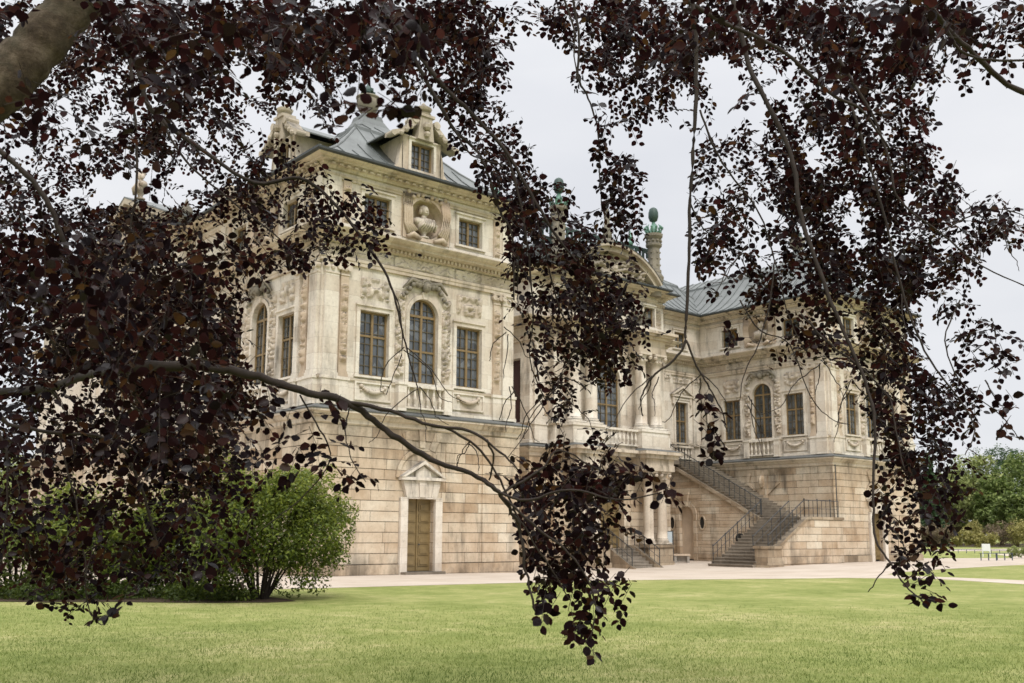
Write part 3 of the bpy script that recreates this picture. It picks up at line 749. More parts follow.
for (a) in (RX0+.6, RX1-.6):
    pd = MB(); pd.fbox(ff, a-.45, a+.45, 0, .25, ZL, 7.42); pd.fbox(ff, a-.5, a+.5, 0, .3, 7.42, 7.54); pd.build('pilaster_pedestal', 'stone_up', pal)
for x in (18.3, 21.2, 23.7, 26.6): pilaster(fc, x, .42, 7.55, 12.1, 0, .1)
relief(ff, RX1-.95, RX1-.25, 13.8, 15.4, .01, .07, 31)
# small oval niche on the left outer bay
nb_ = MB(); nb_.fprism(ff, arch_pts(18.05, .4, 9.4, 10)+[(17.85,8.0),(18.25,8.0)], .0, .03); nb_.build('blind_niche', 'stone_pink', pal)
# winged cartouche in the attic
def cartouche(uc):
    w_ = MB()
    for s in (-1, 1):
        w_.tube([fc.p(uc+s*.1-.1,.2,14.2), fc.p(uc+s*.28-.1,.34,14.6), fc.p(uc+s*.45-.15,.36,15.05), fc.p(uc+s*.42-.3,.3,15.45)], [.2,.2,.14,.04], 8)
    for k in range(14):
        a = k*2.4; r = .09*math.sqrt(k)+.05; w_.ball(fc.p(uc-.1+r*math.cos(a), .24, 14.15+r*math.sin(a)), .16, 8)
    for k in range(9):
        a = R_(-100+k*25); w_.ball(fc.p(uc+.62+.22*math.cos(a), .2, 14.3+.42*math.sin(a)), .13, 8)
    w_.build('horned_cartouche', 'stone_urn', pal, smooth=True)
cartouche(24.75); cartouche(20.1)
relief(fc, 21.3, 23.6, 13.6, 15.4, .02, .16, 41, nb=34)
# curved pediment
PX0, PX1, PZ0, PZ1 = 18.75, 26.15, 16.05, 18.15
pc = (PX0+PX1)/2; hw = (PX1-PX0)/2; sag = PZ1-PZ0-.35; Rr = (hw*hw+sag*sag)/(2*sag); zc_ = PZ0+.35+sag-Rr
def arc2(r, n=28, lim=None):
    a0 = math.asin(hw/Rr); return [(pc+r*math.sin(a0-2*a0*k/n), zc_+r*math.cos(a0-2*a0*k/n)) for k in range(n+1)]
A = arc2(Rr); B = arc2(Rr-.28); C2 = arc2(Rr+.16)
p = MB()
for k in range(28):
    p.fprism(fc, [B[k], A[k], A[k+1], B[k+1]], -.3, .75)
    p.fprism(fc, [A[k], C2[k], C2[k+1], A[k+1]], -.3, .98)
p.fprism(fc, [(x, z) for x, z in arc2(Rr-.28)]+[(PX0+.2,PZ0+.1),(PX1-.2,PZ0+.1)], -.3, .3)
ped = p.build('pediment', 'stone_crown', pal, label='curved pediment filled with carved figures over the centre block')
relief(fc, PX0+1.1, PX1-1.1, 16.35, 17.15, .3, .42, 55, nb=70, res=.05, name='tympanum_relief', parent=ped, mat='stone_crown')
relief(fc, pc-1.9, pc+1.9, 17.1, 17.62, .3, .36, 56, nb=34, res=.05, name='tympanum_relief', parent=ped, mat='stone_crown')
lc = MB()
for k in range(28): lc.fprism(fc, [C2[k], (C2[k][0], C2[k][1]+.05), (C2[k+1][0], C2[k+1][1]+.05), C2[k+1]], -.3, 1.0)
lc.build('pediment_flashing', 'gutter', ped)
# statue on the apex
def statue(parent, c, h=1.95, mat='stone_urn', name='statue', armup=True):
    s = h/1.9; x, y, z = c; b = MB()
    b.box(x-.3*s, x+.3*s, y-.3*s, y+.3*s, z-.45*s, z)
    b.lathe((x,y,z), [(.27*s,0),(.25*s,.3*s),(.2*s,.7*s),(.19*s,.95*s),(.15*s,1.1*s),(.21*s,1.35*s),(.2*s,1.48*s),(.09*s,1.56*s),(.06*s,1.62*s)], 12)
    for k in range(8):
        a = k*math.pi/4; b.tube([(x+.26*s*math.cos(a),y+.26*s*math.sin(a),z), (x+.2*s*math.cos(a+.2),y+.2*s*math.sin(a+.2),z+.6*s), (x+.15*s*math.cos(a+.4),y+.15*s*math.sin(a+.4),z+1.05*s)], [.05*s,.045*s,.02*s], 6)
    b.ball((x,y-.01,z+1.76*s), .125*s, 12, (.85,.95,1.15))
    if armup:
        b.tube([(x+.18*s,y,z+1.45*s), (x+.38*s,y-.05,z+1.25*s), (x+.3*s,y-.25*s,z+1.05*s)], [.07*s,.055*s,.04*s], 8)
        b.tube([(x-.18*s,y,z+1.45*s), (x-.36*s,y-.05,z+1.7*s), (x-.3*s,y-.1*s,z+2.0*s)], [.07*s,.05*s,.035*s], 8)
    return b.build(name, mat, parent, smooth=True)
statue(pal, (UC-.3, CY-.35, 18.65), 1.9)
# two big pinnacles flanking and green copper balustrade behind
def pinnacle(x, y):
    b = MB()
    b.lathe((x,y,0), [(.42,15.9),(.42,16.3),(.3,16.4),(.28,16.55),(.52,16.85),(.58,17.15),(.42,17.4)], 16)
    b.lathe((x,y,0), [(.45,17.4),(.45,17.55),(.36,17.62),(.36,18.95),(.4,19.0),(.5,19.1),(.52,19.22),(.42,19.3),(.40,19.5),(.56,19.7),(.58,19.85)], 12)
    for k in range(6):
        a = k*math.pi/3+.3
        for z in (17.9,18.3,18.7): b.ball((x+.35*math.cos(a), y+.35*math.sin(a), z), .08, 6)
    for k in range(10):
        a = k*math.pi/5; b.ball((x+.5*math.cos(a), y+.5*math.sin(a), 17.1), .11, 6); b.ball((x+.44*math.cos(a), y+.44*math.sin(a), 19.42), .1, 6)
    o = b.build('pinnacle', 'stone_urn', pal, label='tall stone pinnacle crowned with green copper leaves')
    d = MB()
    for k in range(12):
        a = k*math.pi/6; c, s = math.cos(a), math.sin(a)
        d.tube([(x+.2*c,y+.2*s,19.85), (x+.45*c,y+.45*s,20.0), (x+.56*c,y+.56*s,20.25), (x+.42*c,y+.42*s,20.42)], [.06,.065,.08,.03], 6)
    d.lathe((x,y,19.85), [(.36,0),(.3,.1),(.2,.4),(.12,.65),(.1,.85)], 10)
    d.build('copper_crown', 'copper', o)
    e = MB(); e.lathe((x,y,20.65), [(.08,0),(.24,.1),(.32,.35),(.31,.6),(.25,.82),(.18,.9),(.03,.98)], 12); e.build('finial', 'copperdark', o, smooth=True)
pinnacle(26.45, 6.3); pinnacle(18.45, 6.3)
cb = MB()
x0, x1, yb = 17.9, 27.0, 7.2
cb.box(x0, x1, yb-.06, yb+.06, 19.05, 19.2); cb.box(x0, x1, yb-.06, yb+.06, 17.95, 18.35)
cob = cb.build('copper_balustrade', 'copperdark', pal)
cb = MB()
n = 14
for k in range(n):
    x = x0+(k+.5)*(x1-x0)/n
    cb.box(x-.3, x-.15, yb-.05, yb+.05, 18.35, 19.05); cb.box(x-.15, x+.2, yb-.05, yb+.05, 18.92, 19.05); cb.box(x+.07, x+.2, yb-.05, yb+.05, 18.6, 18.92)
cb.build('lattice', 'copperdark', cob)
tb = MB(); tb.box(17.9, 27.0, CY+.9, 18, 16.28, 17.95); tb.build('attic_block', 'lead', pal)
for x in (19.6, 25.3):
    f_ = MB(); f_.lathe((x,yb,19.2), [(.16,0),(.2,.1),(.08,.2),(.06,.3),(.2,.45),(.1,.65),(.02,.9)], 10); f_.build('finial', 'copper', pal)

# --- ground floor walls
def ground_face(i, ops_wall, ops_cut, mat='stone_low', seed=0):
    fr, l = frames[i]; e0 = GD; e1 = GD
    b = MB(); wall(b, fr, -e0, l+e1, -.8, Z1+.05, GD, ops_wall, .3)
    b.build('ground_floor_wall', mat, pal)
    return fr, l
def courses(i, cuts, mat='stone_low', e0=GD+.04, e1=GD+.04, breaks=()):
    fr, l = frames[i]; b = MB()
    rustic(b, fr, 0, l, .35, Z1-.06, GD, cuts, ext0=e0, ext1=e1)
    b.build('ashlar_course', mat, pal)
def ext(i):
    """end extensions of an edge so that corners meet: convex +, reflex -"""
    a, b, c, d = FOOT[i-1], FOOT[i], FOOT[(i+1) % len(FOOT)], FOOT[(i+2) % len(FOOT)]
    cr = lambda p, q, r: (q[0]-p[0])*(r[1]-q[1])-(q[1]-p[1])*(r[0]-q[0])
    return (1 if cr(a, b, c) > 0 else -1), (1 if cr(b, c, d) > 0 else -1)
GOPS = {0: [(4.78, 1.36, -.5, 2.92, False)], 19: [(13.2-4.9, 1.3, 1.6, 5.0, True)], 12: [(4.6, 1.25, -.5, 2.9, False)],
        6: [(UC-(CX0-.75), 1.9, .75, 4.85, True)], 11: []}
for i in range(len(FOOT)):
    fr, l = frames[i]; s0, s1 = ext(i); ops = GOPS.get(i, [])
    b = MB(); wall(b, fr, -s0*GD, l+s1*GD, -.9, Z1+.05, GD, ops, .34)
    cuts = []
    for (uc, w, zb, zt, ar) in ops:
        if i in (0, 12): cuts.append((uc, 2.1, -1, 3.66)); cuts.append((uc, 2.5, 3.5, 4.95))
        elif i == 19: cuts.append((uc, 1.8, 1.4, 5.3))
        else: cuts.append((uc, 3.2, -1, 5.3))
    r = b
    d_ = GD
    horiz = i % 2 == 0
    pr = .04
    e0 = s0*(d_+(pr if horiz or s0 < 0 else 0)); e1 = s1*(d_+(pr if horiz or s1 < 0 else 0))
    rustic(r, fr, 0, l, .35, Z1-.06, d_, cuts, pr=pr, ext0=e0, ext1=e1)
    r.build('ground_floor_wall', 'stone_low', pal, fix=False)
# shallow corner strips that step forward
for i, us in ((0, [(7.95, 9.8+GD+.08)]), (12, [(-GD-.08, 1.6)]), (19, [(11.3, 13.2)])):
    fr, l = frames[i]; b = MB()
    for a, c in us:
        for k in range(13):
            z = .35+k*.41+.013; b.fbox(fr, a, c, GD+.02, GD+.09, z, z+.384)
    b.build('corner_strip', 'stone_low', pal)
def sweepm(name, mat, prof):
    b = MB(); sweep(b, FOOT, prof, True)
    if name == 'cornice':
        for i in (0, 19, 11, 12, 10): dentils(b, i, 12.93, 13.06, .14, .3)
    if name == 'eaves_cornice':
        for i in (0, 11, 12, 19): dentils(b, i, 15.98, 16.05, .16, .36, .35, .16)
    return b.build(name, mat, pal, fix=False)
# plinth split at the doors: only as low boxes
for i in range(len(FOOT)):
    fr, l = frames[i]; s0, s1 = ext(i)
    b = MB(); segs = [(-s0*(GD+(.1 if i % 2 == 0 or s0 < 0 else 0)), l+s1*(GD+(.1 if i % 2 == 0 or s1 < 0 else 0)))]
    for (uc, w, zb, zt, ar) in GOPS.get(i, []):
        if zb < .5: segs = [(segs[0][0], uc-w/2-.35), (uc+w/2+.35, segs[0][1])]
    for a, c in segs: b.fbox(fr, a, c, GD, GD+.1, -.9, .33)
    b.build('plinth', 'stone_dark' if i in (10, 11, 12) else 'stone_low', pal)
sweepm('ledge', 'stone_trim', [(GD, Z1-.08), (.22, Z1), (.22, Z1+.16), (.30, Z1+.2), (.40, Z1+.34), (.50, Z1+.38), (.50, Z1+.46), (.3, Z1+.46)])
sweepm('ledge_flashing', 'leadtop', [(.3, Z1+.45), (.52, Z1+.45), (.53, Z1+.50), (.0, ZL+.03)])
sweepm('upper_plinth', 'stone_up', [(0, ZL-.02), (.1, ZL), (.1, ZL+.14), (.05, ZL+.2), (0, ZL+.2)])
sweepm('sill_band', 'stone_trim', [(0, 7.44), (.07, 7.46), (.09, 7.55), (0, 7.6)])
sweepm('architrave', 'stone_trim', [(0, ZU+.03), (.10, ZU+.05), (.10, ZU+.18), (.13, ZU+.2), (.13, ZU+.32), (.03, ZU+.37)])
sweepm('cornice', 'stone_trim', [(.03, 12.88), (.14, 12.92), (.2, 12.96), (.2, 13.06), (.5, 13.10), (.55, 13.12), (.55, 13.20), (.68, 13.24), (.78, 13.33), (.80, 13.36), (.80, 13.38), (0, 13.47)])
sweepm('attic_base', 'stone_up', [(0, 13.44), (.07, 13.46), (.07, 13.74), (.03, 13.78), (0, 13.78)])
sweepm('attic_architrave', 'stone_trim', [(0, 15.50), (.06, 15.52), (.06, 15.60), (.10, 15.64), (.10, 15.72), (.0, 15.76)])
sweepm('eaves_cornice', 'stone_trim', [(0, 15.86), (.1, 15.88), (.15, 15.98), (.22, 16.02), (.22, 16.08), (.42, 16.11), (.42, 16.17), (.56, 16.2), (.64, 16.26), (.3, 16.28)])
sweepm('gutter', 'gutter', [(.5, 16.26), (.72, 16.26), (.80, 16.29), (.80, 16.38), (.5, 16.40)])
# doors
fr = frames[0][0]; panel_door(fr, 4.78, 1.36, .05, 2.92, GD-.22); door_case(fr, 4.78, 1.36, 2.92, GD)
sp_ = MB(); sp_.fbox(fr, 3.8, 5.76, GD-.3, GD+.5, -.5, .03); sp_.build('door_step', 'step', pal)
fr = frames[12][0]; panel_door(fr, 4.6, 1.25, .05, 2.9, GD-.22); door_case(fr, 4.6, 1.25, 2.9, GD)
# shell niche on the side
fr = frames[19][0]; uc = 13.2-4.9
b = MB()
for k in range(12):
    a0, a1 = math.pi*k/12, math.pi*(k+1)/12
    for (q0, d0), (q1, d1) in zip([(1, GD), (.9,-.1), (.6,-.28), (.2,-.34)], [(.9,-.1), (.6,-.28), (.2,-.34), (.02,-.35)]):
        b.add([fr.p(uc+.65*q0*math.cos(a0), d0, 4.35+.65*q0*math.sin(a0)), fr.p(uc+.65*q0*math.cos(a1), d0, 4.35+.65*q0*math.sin(a1)), fr.p(uc+.65*q1*math.cos(a1), d1, 4.35+.65*q1*math.sin(a1)), fr.p(uc+.65*q1*math.cos(a0), d1, 4.35+.65*q1*math.sin(a0))], [(0,1,2,3)])
for k in range(12):
    q0 = math.pi*k/12; q1 = math.pi*(k+1)/12
    f0 = (uc+.65*math.cos(q0), GD-.45*math.sin(q0)); f1 = (uc+.65*math.cos(q1), GD-.45*math.sin(q1))
    b.add([fr.p(f0[0],f0[1],1.6), fr.p(f1[0],f1[1],1.6), fr.p(f1[0],f1[1],4.36), fr.p(f0[0],f0[1],4.36)], [(0,1,2,3)])
b.build('shell_niche', 'stone_pink', pal, fix=False)
b = MB(); A1 = arch_pts(uc, 1.3, 4.35, 14, r=.88); A2 = arch_pts(uc, 1.3, 4.35, 14, r=.66)
for k in range(14): b.fprism(fr, [A2[k], A1[k], A1[k+1], A2[k+1]], GD, GD+.09)
for s in (-1, 1): b.fbox(fr, uc+s*.77-.11, uc+s*.77+.11, GD, GD+.09, 1.5, 4.35)
b.build('niche_surround', 'stone_low', pal)
# T-shaped keystone drop ornament on the right wing's inner face and front
for i, uc in ((11, YR-4.85), (12, 4.6)):
    fr = frames[i][0]; b = MB()
    if i == 11:
        b.fprism(fr, [(uc-.3,3.75), (uc,3.55), (uc+.3,3.75), (uc+.42,Z1-.1), (uc-.42,Z1-.1)], GD, GD+.2)
        for s in (-1, 1):
            b.fprism(fr, [(uc+s*.45,4.2), (uc+s*.35,4.05), (uc+s*.95,4.55), (uc+s*1.25,4.75), (uc+s*1.25,5.45), (uc+s*.9,5.5), (uc+s*1.05,4.85)], GD+.03, GD+.12)
        b.ball(fr.p(uc, GD+.2, 4.9), .3, 10, (1,.6,1.5))
        b.build('keystone_ornament', 'stone_low', pal)
# entrance portal
fr = fc
b = MB()
A1 = arch_pts(UC, 1.9, 3.9, 18, r=1.32); A2 = arch_pts(UC, 1.9, 3.9, 18, r=.96)
for k in range(18): b.fprism(fr, [A2[k], A1[k], A1[k+1], A2[k+1]], GD, GD+.12)
for s in (-1, 1): b.fbox(fr, UC+s*1.14-.18, UC+s*1.14+.18, GD, GD+.12, .3, 3.9); b.fbox(fr, UC+s*1.14-.22, UC+s*1.14+.22, GD, GD+.17, 3.78, 3.95)
b.build('portal_arch', 'stone_low', pal)
relief(fr, UC-1.5, UC+1.5, 4.95, 5.7, GD, .2, 91, nb=24, name='portal_relief', mat='stone_trim')
panel_door(fr, UC, 1.86, .78, 3.3, -.14)
fl = MB(); fl.fprism(fr, [(UC-.93,3.34),(UC+.93,3.34)]+arch_pts(UC, 1.86, 3.9, 14), -.2, -.16); fl.build('fanlight', 'void', pal)
ir = MB()
for k in range(7):
    a = math.pi*(k+.5)/7; ir.tube([fr.p(UC,-.13,3.36), fr.p(UC+.9*math.cos(a)*.98,-.13,3.9+.88*math.sin(a)-.1)], .02, 5)
for r in (.35, .65):
    ir.tube([fr.p(UC+r*math.cos(math.pi*k/12),-.13,3.5+r*math.sin(math.pi*k/12)*1.2) for k in range(13)], .018, 5)
ir.build('fanlight_grille', 'iron', pal)
# ground-floor portico: freestanding columns, low pedestals, entablature carrying the balcony
for (a, b_) in ((18.55, 21.0), (24.0, 26.45)):
    for x in ((a+b_)/2-.55, (a+b_)/2+.6):
        column(x, YC-.35, .95, 5.15, .3, 'stone_trim')
    e = MB(); e.box(a, b_, YC-.85, CY-GD, 5.15, 5.5); e.box(a+.03, b_-.03, YC-.82, CY-GD, 5.5, 5.85); e.box(a-.18, b_+.18, YC-1.02, CY-GD, 5.85, 6.08); e.box(a-.36, b_+.36, YC-1.2, CY-GD, 6.08, 6.26)
    e.build('entablature', 'stone_trim', pal)
    t = MB(); t.hexa([(a-.37,YC-1.21,6.262),(b_+.37,YC-1.21,6.262),(b_+.37,CY,6.262),(a-.37,CY,6.262),(a-.1,YC-.8,6.40),(b_+.1,YC-.8,6.40),(b_+.1,CY,6.46),(a-.1,CY,6.46)]); t.build('ledge_flashing', 'leadtop', pal)
    pd = MB(); cx = (a+b_)/2-.15*(1 if a > 22 else -1)
    pd.box(cx-1.02, cx+1.02, YC-.9, YC+.2, G(cx, YC)-.2, .8); pd.box(cx-1.1, cx+1.1, YC-.98, YC+.28, .8, .95); pd.box(cx-1.08, cx+1.08, YC-.96, YC+.26, G(cx, YC)-.2, .0)
    pd.build('portico_pedestal', 'stone_dark', pal)
e = MB(); e.box(21.37, 23.63, YC-.4, CY-GD-.2, 5.9, 6.1); e.box(21.37, 23.63, YC-.6, CY-GD-.2, 6.1, 6.27); e.box(21.01, 23.99, YC-.2, CY, 6.3, 6.5); e.build('balcony_slab', 'stone_trim', pal)

# --- roofs
RP = [(-.72,16.38), (-.3,16.52), (.3,16.82), (1.0,17.32), (1.8,18.02), (2.7,18.95), (3.1,19.36), (3.12,19.52), (3.9,20.0), (4.55,20.35)]
def roof(x0, x1, y0, y1, name='roof', seams=()):
    b = MB(); vs = []; n = len(RP)
    for t, z in RP: vs += [(x0+t,y0+t,z), (x1-t,y0+t,z), (x1-t,y1-t,z), (x0+t,y1-t,z)]
    fs = [(i*4+k, i*4+(k+1)%4, (i+1)*4+(k+1)%4, (i+1)*4+k) for i in range(n-1) for k in range(4)] + [tuple((n-1)*4+k for k in range(4))]
    b.add(vs, fs); s = b
    def seam(P):
        pts = []
        for k in range(len(P)-1):
            a, c = Vector(P[k]), Vector(P[k+1])
            if (c-a).length < 1e-4: continue
            h = Vector((0,0,.055)); t = (c-a); q = t.cross(Vector((0,0,1))).normalized()*.022
            s.add([a-q, a+q, c+q, c-q, a-q+h, a+q+h, c+q+h, c-q+h], [(4,5,6,7), (0,1,5,4), (3,2,6,7), (0,4,7,3), (1,2,6,5)])
    for side in seams:
        a0, a1 = (x0, x1) if side in 'SN' else (y0, y1)
        k = a0+.35
        while k < a1-.2:
            m = min(k-a0, a1-k); P = []
            for (t, z) in RP:
                if t > m: break
                P.append({'S': (k,y0+t,z), 'N': (k,y1-t,z), 'W': (x0+t,k,z), 'E': (x1-t,k,z)}[side])
            if len(P) > 1: seam(P)
            k += .72
    for cx_, cy_, sx, sy in ((x0,y0,1,1), (x1,y0,-1,1)):
        for (t, z), (t2, z2) in zip(RP[:-1], RP[1:]): s.tube([(cx_+sx*t,cy_+sy*t,z), (cx_+sx*t2,cy_+sy*t2,z2)], .06, 6)
    return b.build(name, 'lead', pal, fix=False)
roof(0, W, 0, YB, seams='SW')
roof(XR, XE, 0, YB, seams='SW')
roof(5.2, XE-5.2, YR, 28, seams='S')
def roof_urn(x, y, z=20.35):
    b = MB(); b.lathe((x,y,z-.35), [(1.1,0),(.75,.35),(.55,.7),(.48,.95)], square=True); o = b.build('urn_base', 'lead', pal)
    u = MB(); u.lathe((x,y,z+.50), [(.34,0),(.36,.08),(.2,.16),(.19,.24),(.40,.40),(.52,.66),(.54,.92),(.50,1.02),(.57,1.05),(.57,1.11)], 18)
    u.build('urn', 'stone_urn', o, smooth=True)
    f = MB()
    
    f.lathe((x,y,z+1.6), [(.38,0),(.32,.12),(.24,.25),(.2,.45),(.1,.6),(.03,.75)], 10)
    for k in range(12): a = k*.6; f.ball((x+.25*math.cos(a), y+.25*math.sin(a), z+1.78+.07*(k % 3)), .13, 6)
    f.build('flame_finial', 'copperdark', o)
roof_urn(4.9, 5.0); roof_urn(39.93, 5.0)
# gable on the end facade with its bust, small rooftop vases
ge = Fr((-.8, 0), (0, -1), (-1, 0))
g_ = MB()
g_.fprism(ge, [(-25.2,16.3), (-13.4,16.3), (-13.4,16.75), (-19.3,19.0), (-25.2,16.75)], -.4, .0)
gable = g_.build('gable', 'stone_orn', pal)
g_ = MB()
for s in (-1, 1):
    g_.fprism(ge, [(-19.3+s*6.1,16.7), (-19.3,19.0), (-19.3,19.3), (-19.3+s*6.3,16.95)], -.4, .6)
g_.build('raking_cornice', 'stone_crown', gable)
g_ = MB()
for s in (-1, 1): g_.fprism(ge, [(-19.3+s*6.3,16.95), (-19.3,19.3), (-19.3,19.38), (-19.3+s*6.3,17.03)], -8, .62)
g_.build('gable_roof', 'lead', gable)
relief(ge, -23.3, -15.3, 16.4, 17.6, .0, .3, 71, nb=40, res=.08, name='tympanum_relief', parent=gable)
bust(gable, (-.6, 19.2, 19.35), (-1, 0), 1.25)
for (x, y) in ((-.2, 13.6), (-.2, 24.9), (9.9, 1.6)):
    v = MB(); v.lathe((x,y,16.35), [(.3,0),(.3,.5),(.2,.55),(.16,.7),(.34,.95),(.3,1.2),(.14,1.35),(.1,1.5),(.02,1.7)], 12); v.build('vase', 'copper' if x > 5 else 'stone_urn', pal)
for y in (9.0, 10.3):
    v = MB(); v.box(-.1, .6, y-.35, y+.35, 16.4, 17.3); v.box(-.2, .7, y-.45, y+.45, 17.3, 17.42); v.build('chimney', 'stone_orn', pal)
# downpipes
for (x, y) in ((XR+.35, -.2),):
    d = MB(); d.tube([(x-.3,y,Z1), (x-.3,y,0)], .05, 8); d.build('downpipe', 'iron', pal)

# ------------------------------------------------------------------ outside staircase
st = empty('staircase', (31.2, 1.0, 0))
tag(st, 'two-flight sandstone staircase with iron railings climbing along the inner side of the far wing', 'staircase')
def S(mb, name, mat, **k):
    o = mb.build(name, mat, None, **k); o.parent = st; o.matrix_parent_inverse = Matrix.Translation((-31.2,-1.0,0)); return o
XA, XB, ZP = 26.35, 31.2, 2.55; YF0, YF1 = -.42, 2.35
zg = G(26.4, 1)-.02
n1 = 16; rise = (ZP-zg)/n1; run = (XB-XA)/n1
b = MB()
for k in range(n1):
    wd = .25 if k < 3 else 0
    x = XA+k*run; zt = zg+(k+1)*rise
    b.box(x, XB+.001*k, YF0-.0, YF1+wd, zt-rise-(.3 if k == 0 else .02), zt-.05)
    b.box(x-.035, x+run+.02, YF0-.0, YF1+wd, zt-.05, zt)
S(b, 'flight', 'step')
# outer side wall, with sloping top
b = MB()
fs = Fr((0, YF0), (1, 0), (0, -1))
b.fprism(fs, [(XA+1.6,-.6), (XR-.2,-.6), (XR-.2,ZP-.12), (XB,ZP-.12), (XA+1.6,zg+rise*5.2-.12)], 0, .28)
S(b, 'side_wall', 'stone_low')
b = MB(); rustic(b, fs, XA+1.75, XR-.25, -.05, 2.4, .28, [], h=.41, pr=.025)
# trim away courses above the slope
vs = b.v; keep = MB()
for k in range(0, len(vs), 8):
    z = vs[k+4][2]; xa = XA+1.6+max(0, (z-(zg+rise*5.2-.2)))/((ZP-zg-rise*5.2)/(XB-XA-1.6))
    if z < 2.4: keep.fbox(fs, max(XA+1.75, xa+.15), XR-.25, .26, .305, vs[k][2], z)
S(keep, 'ashlar_course', 'stone_low')
b = MB()
b.fprism(fs, [(XA+1.5,zg+rise*5.2-.12), (XB,ZP-.12), (XR-.15,ZP-.12), (XR-.15,ZP+.03), (XB-.05,ZP+.03), (XA+1.5,zg+rise*5.2+.06)], -.02, .36)
S(b, 'coping', 'stone_dark')
b = MB(); b.box(XB, XR-GD, YF0, YF1+.2, ZP-.25, ZP); b.box(XB+.02, XR-GD, YF0+.3, YF1, -.6, ZP-.25); S(b, 'landing', 'step')
for (y0, y1, x0_, zz) in ((YF0-.75, YF0+.1, XA+.35, .95), (YF1+.28, YF1+.8, XA+1.2, .35)):
    b = MB(); b.box(x0_, x0_+1.25, y0, y1, -.7, zz-.14); b.box(x0_-.07, x0_+1.32, y0-.07, y1+.07, zz-.14, zz); b.box(x0_-.06, x0_+1.31, y0-.06, y1+.06, -.7, .05); S(b, 'pedestal', 'stone_dark')
# second flight, along the wing's inner wall
n2 = 23; YT = 9.4; rise2 = (6.3-ZP)/n2; run2 = (YT-YF1)/n2
b = MB()
for k in range(n2):
    y = YF1+k*run2; zt = ZP+(k+1)*rise2
    b.box(XB+.02, XR-GD-.02, y, y+run2+.35, zt-rise2-.1, zt-.05)
    b.box(XB-.04, XR-GD-.02, y-.035, y+run2+.03, zt-.05, zt)
b.box(XB, XR-GD-.02, YT, YR-GD, 6.0, 6.3)
S(b, 'flight', 'step')
# wall carrying the second flight
fw = Fr((XB-.02, 0), (0, -1), (-1, 0))   # u = -y
b = MB()
slope = rise2/run2
def ztop(y): return ZP+(y-YF1)*slope-.2
arch_y, ov = 8.1, (9.28, 6.85)
# wall polygon built in vertical strips so that the openings stay real
ys = [YF1+.05, 3.6, 4.4, 6.55, 7.15, 7.55, 8.65, 9.0, 9.55, YR-GD]
for a, c in zip(ys[:-1], ys[1:]):
    mid = (a+c)/2
    if abs(mid-arch_y) < .5:
        sp = 2.75; r = (c-a)/2; arc = [((a+c)/2+r*math.cos(math.pi*k/12), sp+r*math.sin(math.pi*k/12)) for k in range(13)]
        for k in range(12):
            p1, p2 = arc[k], arc[k+1]
            b.add([fw.p(-p1[0],0,p1[1]), fw.p(-p1[0],0,ztop(p1[0])), fw.p(-p2[0],0,ztop(p2[0])), fw.p(-p2[0],0,p2[1])], [(0,1,2,3)])
            b.add([fw.p(-p1[0],0,p1[1]), fw.p(-p2[0],0,p2[1]), fw.p(-p2[0],-.25,p2[1]), fw.p(-p1[0],-.25,p1[1])], [(0,1,2,3)])
        for q in (a, c): b.add([fw.p(-q,0,-.6), fw.p(-q,0,sp), fw.p(-q,-.25,sp), fw.p(-q,-.25,-.6)], [(0,1,2,3)])
    else:
        b.add([fw.p(-a,0,-.7), fw.p(-c,0,-.7), fw.p(-c,0,min(ztop(c), 6.1)), fw.p(-a,0,ztop(a))], [(0,1,2,3)])
S(b, 'flight_wall', 'stone_low', fix=False)
b = MB()
for k in range(14):
    z0 = .1+k*.41
    ya = max(YF1+.1, YF1+(z0+.41+.2-ZP)/slope+.35)
    segs = [(ya, YR-GD-.02)]
    for c_, w_2, zb, zt in ((arch_y,1.75,-1,3.65), (ov[0],.62,1.75,2.8), (ov[1],.62,1.75,2.8), (4.0,.75,.9,1.7)):
        if z0+.4 > zb and z0 < zt:
            ns = []
            for s0, s1 in segs:
                if c_-w_2/2 > s0: ns.append((s0, min(s1, c_-w_2/2)))
                if c_+w_2/2 < s1: ns.append((max(s0, c_+w_2/2), s1))
            segs = [q for q in ns if q[1]-q[0] > .03]
    for s0, s1 in segs: b.fbox(fw, -s1, -s0, 0, .03, z0+.012, z0+.398)
S(b, 'ashlar_course', 'stone_low')
b = MB(); sp = 2.75
A1 = [(arch_y+.82*math.cos(math.pi*k/14), sp+.82*math.sin(math.pi*k/14)) for k in range(15)]; A2 = [(arch_y+.56*math.cos(math.pi*k/14), sp+.56*math.sin(math.pi*k/14)) for k in range(15)]
for k in range(14): b.fprism(fw, [(-A2[k][0],A2[k][1]), (-A1[k][0],A1[k][1]), (-A1[k+1][0],A1[k+1][1]), (-A2[k+1][0],A2[k+1][1])], 0, .08)
for s in (-1, 1): b.fbox(fw, -arch_y+s*.69-.13, -arch_y+s*.69+.13, 0, .08, -.5, sp)
b.fprism(fw, [(-arch_y-.1,3.3), (-arch_y+.1,3.3), (-arch_y+.25,4.2), (-arch_y-.25,4.2)], 0, .14)
S(b, 'blind_arch_surround', 'stone_low')
b = MB(); b.fprism(fw, [(-arch_y-.54,.0), (-arch_y+.54,.0)]+[(-arch_y+.54*math.cos(math.pi*k/12), sp+.54*math.sin(math.pi*k/12)) for k in range(13)], -.2, -.17); S(b, 'blind_arch', 'plaster', label='pale bricked-up arched opening under the upper flight')
